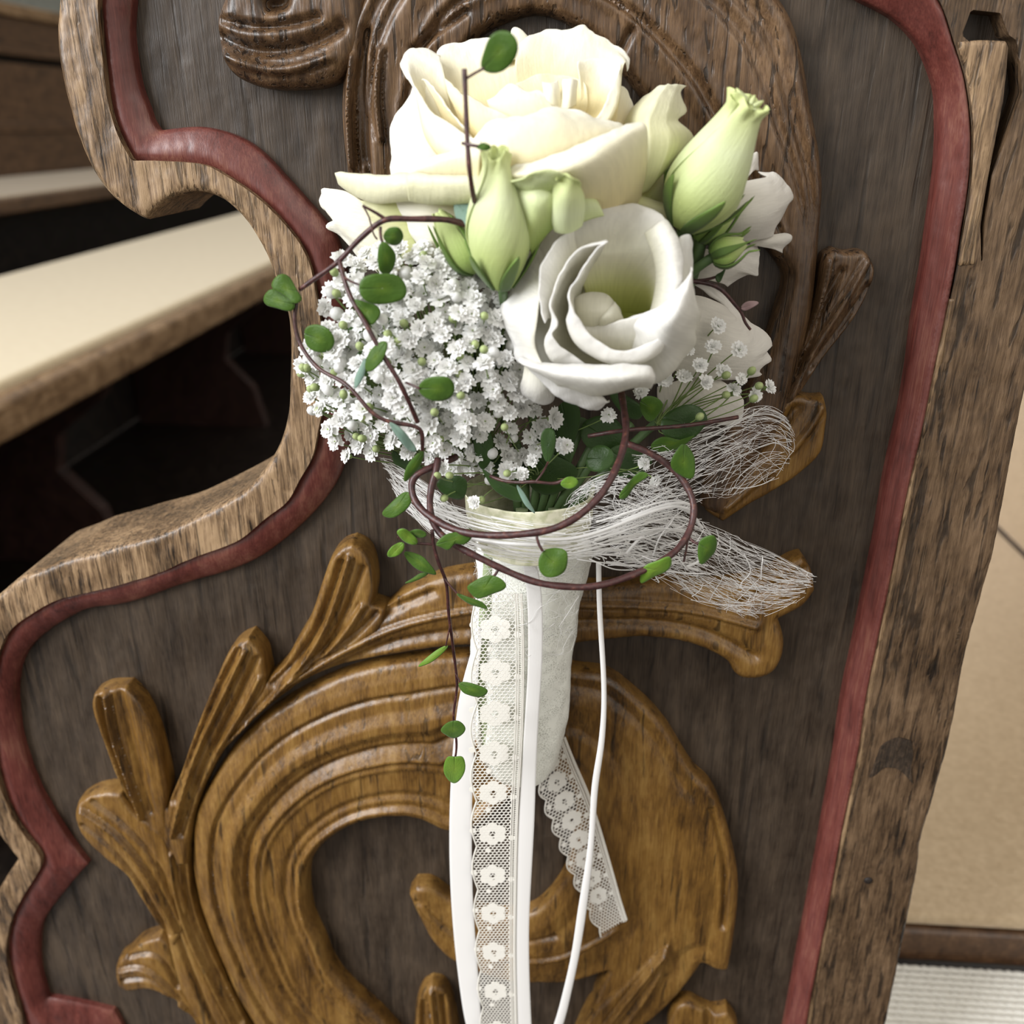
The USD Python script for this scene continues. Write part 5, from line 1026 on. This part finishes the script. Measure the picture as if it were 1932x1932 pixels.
def strip(left, right, n=120, m_=9, bend=0.0):
    """A ribbon between two traced edges, each (u, v, w mm); bend arches it across (m)."""
    a = spline(np.array([P(u, v, w * .001) for u, v, w in left]), n=n)
    b = spline(np.array([P(u, v, w * .001) for u, v, w in right]), n=n)
    s = np.linspace(0, 1, m_)[None, :, None]
    g = a[:, None] * (1 - s) + b[:, None] * s
    g = g + np.array([0, -1, 0]) * (bend * (1 - (2 * s - 1) ** 2))
    return g
def ribbon(name, label, left, right, bend=0.0002, m=None):
    v, f, t = sheet(strip(left, right, bend=bend), 0.0004)
    return single(name, trimesh.Trimesh(v, f, process=False), m or SATIN, label, 'ribbon', 'white satin ribbons', smooth=True)
ribbon('satin_ribbon', 'white satin ribbon hanging left of the lace',
       [(903, 1180, 50), (886, 1240, 50), (870, 1300, 50), (858, 1380, 50), (851, 1470, 50), (848, 1570, 50), (851, 1690, 50), (860, 1800, 50), (870, 1880, 50), (884, 1950, 50), (930, 2080, 50)],
       [(912, 1190, 51), (905, 1250, 51), (900, 1310, 51), (896, 1390, 51), (892, 1470, 51), (890, 1570, 51), (892, 1690, 51), (899, 1800, 51), (905, 1880, 51), (912, 1950, 51), (945, 2080, 51)])
ribbon('satin_ribbon', 'white satin ribbon hanging right of the lace down the middle',
       [(978, 1035, 60), (984, 1060, 60), (993, 1110, 59), (996, 1250, 57), (992, 1330, 56), (985, 1440, 55), (978, 1550, 55), (973, 1680, 55), (972, 1780, 55), (975, 1940, 55), (990, 2080, 55)],
       [(1000, 1035, 60), (1010, 1060, 60), (1021, 1110, 59), (1023, 1250, 57), (1018, 1330, 56), (1012, 1440, 55), (1008, 1550, 55), (1001, 1680, 55), (998, 1780, 55), (1003, 1940, 55), (1012, 2080, 55)])
ribbon('satin_ribbon', 'narrow white satin ribbon hanging free at the right of the handle',
       [(1125, 1060, 48), (1127, 1150, 48), (1133, 1250, 48), (1135, 1330, 49), (1128, 1410, 50), (1117, 1480, 51), (1112, 1560, 51), (1103, 1640, 51), (1090, 1720, 51), (1078, 1800, 51), (1060, 1880, 51), (1038, 1950, 51), (980, 2060, 51)],
       [(1134, 1060, 48), (1136, 1150, 48), (1142, 1250, 48), (1144, 1330, 49), (1139, 1410, 50), (1129, 1480, 51), (1123, 1560, 51), (1116, 1640, 51), (1106, 1720, 51), (1093, 1800, 51), (1076, 1880, 51), (1056, 1950, 51), (1000, 2060, 51)], bend=0.0005)

def lace(parent, left, right, pitch_px, flower_ts, cells_across, seed, header=True, dense=1.0, thread=0.00025, net_from=0.0):
    """Bobbin lace on a strip: hexagon net, solid blossoms, corded scalloped edge at the left, thread bands at the right."""
    a = np.array([P(u, v, w * .001) for u, v, w in left]); b = np.array([P(u, v, w * .001) for u, v, w in right])
    n = 300
    A, B = spline(a, n=n), spline(b, n=n)
    Ls = np.r_[0, np.cumsum(np.linalg.norm(np.diff((A + B) / 2, axis=0), axis=1))]
    total = Ls[-1]
    width = np.linalg.norm(B - A, axis=1).mean()
    def at(s, q, lift=0.0):
        """s along in m, q across 0..1"""
        s = np.clip(s, 0, total); q = np.asarray(q)
        p = np.stack([np.interp(s, Ls, A[:, k]) * (1 - q) + np.interp(s, Ls, B[:, k]) * q for k in range(3)], -1)
        return p + np.array([0, -1, 0]) * lift
    pitch = pitch_px
    def edge_q(s): return 0.115 * (1 - np.abs(np.sin(np.pi * s / pitch)))
    # net
    segs = []
    cw = width * 0.84 / cells_across
    ch = cw * 0.80
    x = 0; k = 0
    rows_ = int(total / ch)
    for i in range(rows_):
        for j in range(cells_across + 1):
            x0 = (j + (0.5 if i % 2 else 0)) * cw
            y0 = i * ch
            pts6 = [(x0, y0), (x0 - cw * .5, y0 + ch * .33), (x0 + cw * .5, y0 + ch * .33), (x0 - cw * .5, y0 + ch)]
            segs += [(pts6[0], pts6[1]), (pts6[0], pts6[2]), (pts6[1], pts6[3])]
    segs = np.array(segs, float)
    q0, q1 = segs[:, 0, 0] / width, segs[:, 1, 0] / width
    s0, s1 = segs[:, 0, 1], segs[:, 1, 1]
    ok = (q0 > edge_q(s0)) & (q1 > edge_q(s1)) & (q0 < .86) & (q1 < .86) & (s0 >= net_from)
    s0, s1, q0, q1 = s0[ok], s1[ok], q0[ok], q1[ok]
    p0, p1 = at(s0, q0), at(s1, q1)
    d = p1 - p0; d /= np.linalg.norm(d, axis=1, keepdims=True) + 1e-12
    side = np.cross(d, [0, 1.0, 0]); side /= np.linalg.norm(side, axis=1, keepdims=True) + 1e-12
    up = np.cross(side, d)
    th = thread * 1.0
    ring = [side * th, up * th, -side * th, -up * th]
    V = np.stack([p0 + r_ for r_ in ring] + [p1 + r_ for r_ in ring], 1).reshape(-1, 3)
    base = np.arange(len(p0))[:, None, None] * 8
    Q = np.array([[0, 1, 5, 4], [1, 2, 6, 5], [2, 3, 7, 6], [3, 0, 4, 7]])[None] + base
    Q = Q.reshape(-1, 4)
    part(parent, 'net', trimesh.Trimesh(V, np.vstack([Q[:, [0, 1, 2]], Q[:, [0, 2, 3]]]), process=False), LACEM, True, kind='stuff')
    # blossoms: solid woven patches with an eye
    for k, (s_c, q_c, sc) in enumerate(flower_ts):
        shapes = []
        for kk in range(6):
            an = kk * np.pi / 3 + 0.3 + seed
            shapes.append(Point(math.cos(an) * 0.0019 * sc, math.sin(an) * 0.0019 * sc).buffer(0.00125 * sc, 8))
        sh = shapely.union_all(shapes).difference(Point(0, 0).buffer(0.0007 * sc)).difference(Point(0.0004, 0.0012 * sc).buffer(.0003 * sc))
        sh = shapely.union_all([sh, Point(0.0042 * sc, 0.0012 * sc).buffer(.0007 * sc), Point(-0.0043 * sc, -0.0010 * sc).buffer(.0007 * sc), Point(-.001 * sc, .0046 * sc).buffer(.0006 * sc)])
        for gg in getattr(sh, 'geoms', [sh]):
            e = trimesh.creation.extrude_polygon(gg.simplify(0.00008), 0.0003)
            ev = np.array(e.vertices)
            V = at(s_c + ev[:, 1], q_c + ev[:, 0] / width, 0) + np.array([0, -1, 0]) * (ev[:, 2:] - 0.00015)
            part(parent, 'blossom', trimesh.Trimesh(V, e.faces, process=False), LACEM, 30)
    ss = np.linspace(net_from, total, int(total / 0.0005))
    part(parent, 'scalloped_edge', tube(at(ss, edge_q(ss)), 0.00042, 6), LACEM, True)
    if header:
        for q in (.86, .90, .965, .995):
            part(parent, 'border_thread', tube(at(ss[::3], np.full(len(ss[::3]), q)), 0.00034, 6), LACEM, True)
        zz = np.arange(net_from, total, 0.0011)
        tt = []
        for i_, z_ in enumerate(zz):
            tt.append(tube(np.array([at(z_, .90), at(z_ + 0.0004, .965)]), 0.00022, 4, cap=False))
        part(parent, 'ladder_threads', cat(tt), LACEM, True, kind='stuff')

lc = thing('lace_ribbon', 'white floral lace ribbon with scalloped edge hanging down the front', 'lace ribbon', P(930, 1940, .055))
LL = [(893, 1120, 53), (889, 1200, 54), (889, 1300, 55), (888, 1400, 55), (889, 1500, 55), (890, 1600, 55), (894, 1700, 55), (898, 1800, 55), (904, 1900, 55), (908, 1960, 55), (915, 2080, 55)]
LR = [(985, 1120, 57), (988, 1200, 57), (988, 1300, 56), (985, 1400, 55.5), (979, 1500, 55.5), (975, 1600, 55.5), (973, 1700, 55.5), (972, 1800, 55.5), (974, 1900, 55.5), (976, 1960, 55.5), (985, 2080, 55.5)]
Lmid = np.array([(P(a[0], a[1], a[2] * .001) + P(b[0], b[1], b[2] * .001)) / 2 for a, b in zip(LL, LR)])
Lm = spline(Lmid, n=400); LLs = np.r_[0, np.cumsum(np.linalg.norm(np.diff(Lm, axis=0), axis=1))]
def s_of(v):      # length along the lace at a traced height
    tgt = P(932, v, .055)
    return LLs[np.abs(Lm[:, 2] - tgt[2]).argmin()]
flv = [1185, 1265, 1345, 1420, 1496, 1573, 1650, 1722, 1795, 1868, 1942]
lace(lc, LL, LR, (s_of(1841) - s_of(1524)) / 4, [(s_of(y), .46, 2.15) for y in flv], 9, .2)

lb = thing('lace_ribbon', 'short lace end sticking out behind the handle at the lower right', 'lace ribbon', P(1100, 1600, .02))
lace(lb, [(1012, 1440, 24), (1016, 1490, 22), (1036, 1550, 20), (1064, 1620, 19), (1088, 1680, 19), (1112, 1730, 18), (1134, 1768, 18)], [(1066, 1390, 22), (1086, 1440, 21), (1112, 1500, 20), (1138, 1580, 19), (1158, 1650, 19), (1172, 1700, 18), (1184, 1738, 18)], 0.0135,
     [(x, .46, 1.9) for x in np.arange(0.007, 0.105, 0.0135)], 9, .5, thread=0.00028)

# fibre collar
FIB = mat('shiny_fibre', {'p': ('principled_bsdf', {'base_color': (0.88, 0.87, 0.86), 'roughness': 0.22, 'specular_ior_level': 1.0}), 't': ('translucent_bsdf', {'color': (0.85, 0.84, 0.82)}), 'm': ('mix_closure', {'fac': 0.3}), 'x': ('transparent_bsdf', {}), 'c': ('mix_closure', {'fac': 0.9})},
          [('p.BSDF', 'm.closure1'), ('t.BSDF', 'm.closure2'), ('x.BSDF', 'c.closure1'), ('m.closure', 'c.closure2')], 'c.closure')
def fibres(parent, name, rows, count, seed, length=(0.3, 0.9), spread=0.35, along=1.0, width=(0.00008, 0.00018), curl=0.05, lift=0.0015):
    """Fine fibres lying criss-cross on a curved sheet; along: 1 = mostly along the sheet, 0 = every way."""
    G_ = loft(rows, 40, 40)
    r = np.random.default_rng(seed)
    n, m_, _ = G_.shape
    sp = [RectBivariateSpline(np.linspace(0, 1, n), np.linspace(0, 1, m_), G_[..., k], kx=3, ky=3) for k in range(3)]
    pts, cnts, wid = [], [], []
    for _ in range(int(count * .45)):
        u0, v0 = r.random(), r.random()
        a = r.normal(0, spread) if r.random() < along else r.uniform(-np.pi, np.pi)
        L_ = r.uniform(*length)
        t = np.linspace(-.5, .5, 12)
        c1, c2 = r.normal(0, curl, 2)
        uu = u0 + t * L_ * np.sin(a) + c1 * np.sin(t * 5 + r.uniform(0, 6))
        vv = v0 + t * L_ * np.cos(a) + c2 * np.sin(t * 6 + r.uniform(0, 6))
        ok = (uu > 0) & (uu < 1) & (vv > 0) & (vv < 1)
        uu, vv = uu[ok], vv[ok]
        if len(uu) < 5: continue
        p = np.stack([s.ev(np.clip(uu, 0, 1), np.clip(vv, 0, 1)) for s in sp], -1)
        p = p + np.array([0, -1, 0]) * r.normal(0, lift) + np.array([0, -1, 0]) * (r.normal(0, lift) * np.sin(np.linspace(0, 3, len(p))))[:, None]
        pts.append(p); cnts.append(len(p)); wid.append(np.full(len(p), r.uniform(*width) * (2.2 if r.random() < .12 else 1)))
    o = ORIGIN['/'.join(parent.split('/')[:3])]
    path = numbered(parent, name)
    c = UsdGeom.BasisCurves.Define(stage, path)
    c.CreateTypeAttr('linear')
    c.CreatePointsAttr(Vt.Vec3fArray.FromNumpy((np.vstack(pts) - o).astype(np.float32)))
    c.CreateCurveVertexCountsAttr(Vt.IntArray.FromNumpy(np.array(cnts, np.int32)))
    c.CreateWidthsAttr(Vt.FloatArray.FromNumpy(np.concatenate(wid).astype(np.float32)))
    c.SetWidthsInterpolation('vertex')
    UsdShade.MaterialBindingAPI.Apply(c.GetPrim()).Bind(UsdShade.Material.Get(stage, FIB))
    tag(c.GetPrim(), kind='stuff')
col = thing('fibre_collar', 'glossy white fibre collar tied around the neck of the bouquet with loose tails', 'collar', P(1050, 1020, .06))
NECK = [[(775, 930, 66), (850, 955, 78), (930, 975, 86), (1010, 985, 90), (1090, 985, 88), (1180, 955, 80), (1260, 925, 70), (1315, 930, 60)], [(790, 970, 66), (855, 1000, 82), (930, 1020, 91), (1010, 1030, 95), (1090, 1026, 93), (1180, 1000, 84), (1260, 980, 72), (1325, 1000, 60)], [(810, 1000, 60), (862, 1028, 70), (930, 1048, 76), (1010, 1060, 78), (1090, 1056, 78), (1180, 1045, 74), (1255, 1065, 66), (1335, 1075, 56)]]
fibres(col, 'neck_fibres', NECK, 420, 1, (0.15, 0.6), 0.45, .75, curl=0.02)
fibres(col, 'glossy_strands', NECK, 44, 12, (0.3, 0.8), 0.18, 1.0, width=(0.00045, 0.0008), curl=0.02, lift=0.002)
fibres(col, 'upper_tail', [[(1190, 850, 56), (1280, 825, 52), (1370, 790, 46), (1430, 765, 42), (1485, 785, 36)], [(1200, 900, 58), (1290, 880, 52), (1370, 850, 46), (1440, 830, 40), (1500, 850, 34)], [(1220, 975, 58), (1290, 955, 50), (1350, 945, 42), (1400, 930, 36), (1460, 900, 32)]], 420, 2, (0.25, 0.75), 0.5, .75, curl=0.03, width=(0.0001, 0.00024))
fibres(col, 'lower_tail', [[(1150, 975, 72), (1240, 960, 66), (1330, 985, 54), (1420, 1025, 46), (1530, 1085, 38)], [(1150, 1020, 74), (1240, 1030, 68), (1330, 1065, 56), (1420, 1100, 48), (1535, 1105, 40)], [(1150, 1062, 70), (1235, 1095, 64), (1320, 1135, 54), (1400, 1160, 48), (1455, 1163, 42)]], 760, 3, (0.15, 0.6), 0.55, .6, curl=0.02, width=(0.0001, 0.00024))
fibres(col, 'glossy_strands', [[(1080, 1010, 88), (1170, 990, 84), (1240, 960, 76), (1320, 930, 64)], [(1080, 1040, 86), (1170, 1040, 82), (1250, 1030, 72), (1330, 1010, 60)], [(1090, 1060, 80), (1180, 1070, 76), (1270, 1075, 66), (1340, 1080, 56)]], 160, 13, (0.2, 0.6), 0.7, .6, width=(0.00025, 0.0006), curl=0.03)
fibres(col, 'left_tail', [[(716, 862, 58), (770, 890, 66), (840, 940, 76), (900, 985, 80)], [(735, 905, 58), (780, 940, 66), (840, 985, 74), (900, 1015, 78)], [(752, 945, 56), (790, 985, 62), (850, 1030, 68), (900, 1045, 72)]], 620, 4, (0.3, 0.8), 0.6, .7, curl=0.03)
fibres(col, 'cup_fibres', [[(1110, 915, 66), (1150, 895, 70), (1210, 900, 68), (1280, 935, 60)], [(1070, 945, 76), (1130, 935, 80), (1200, 945, 76), (1290, 975, 66)], [(1060, 990, 86), (1130, 985, 86), (1205, 985, 80), (1300, 1000, 68)]], 420, 5, (0.3, 0.8), 0.9, .6, curl=0.03)
fibres(col, 'handle_fibres', [[(895, 1035, 54), (960, 1050, 62), (1040, 1055, 62), (1105, 1050, 54)], [(890, 1110, 50), (950, 1125, 56), (1030, 1130, 56), (1095, 1120, 48)], [(888, 1240, 48), (950, 1250, 55), (1030, 1250, 55), (1085, 1230, 46)]], 300, 6, (0.2, 0.6), 0.5, .6)
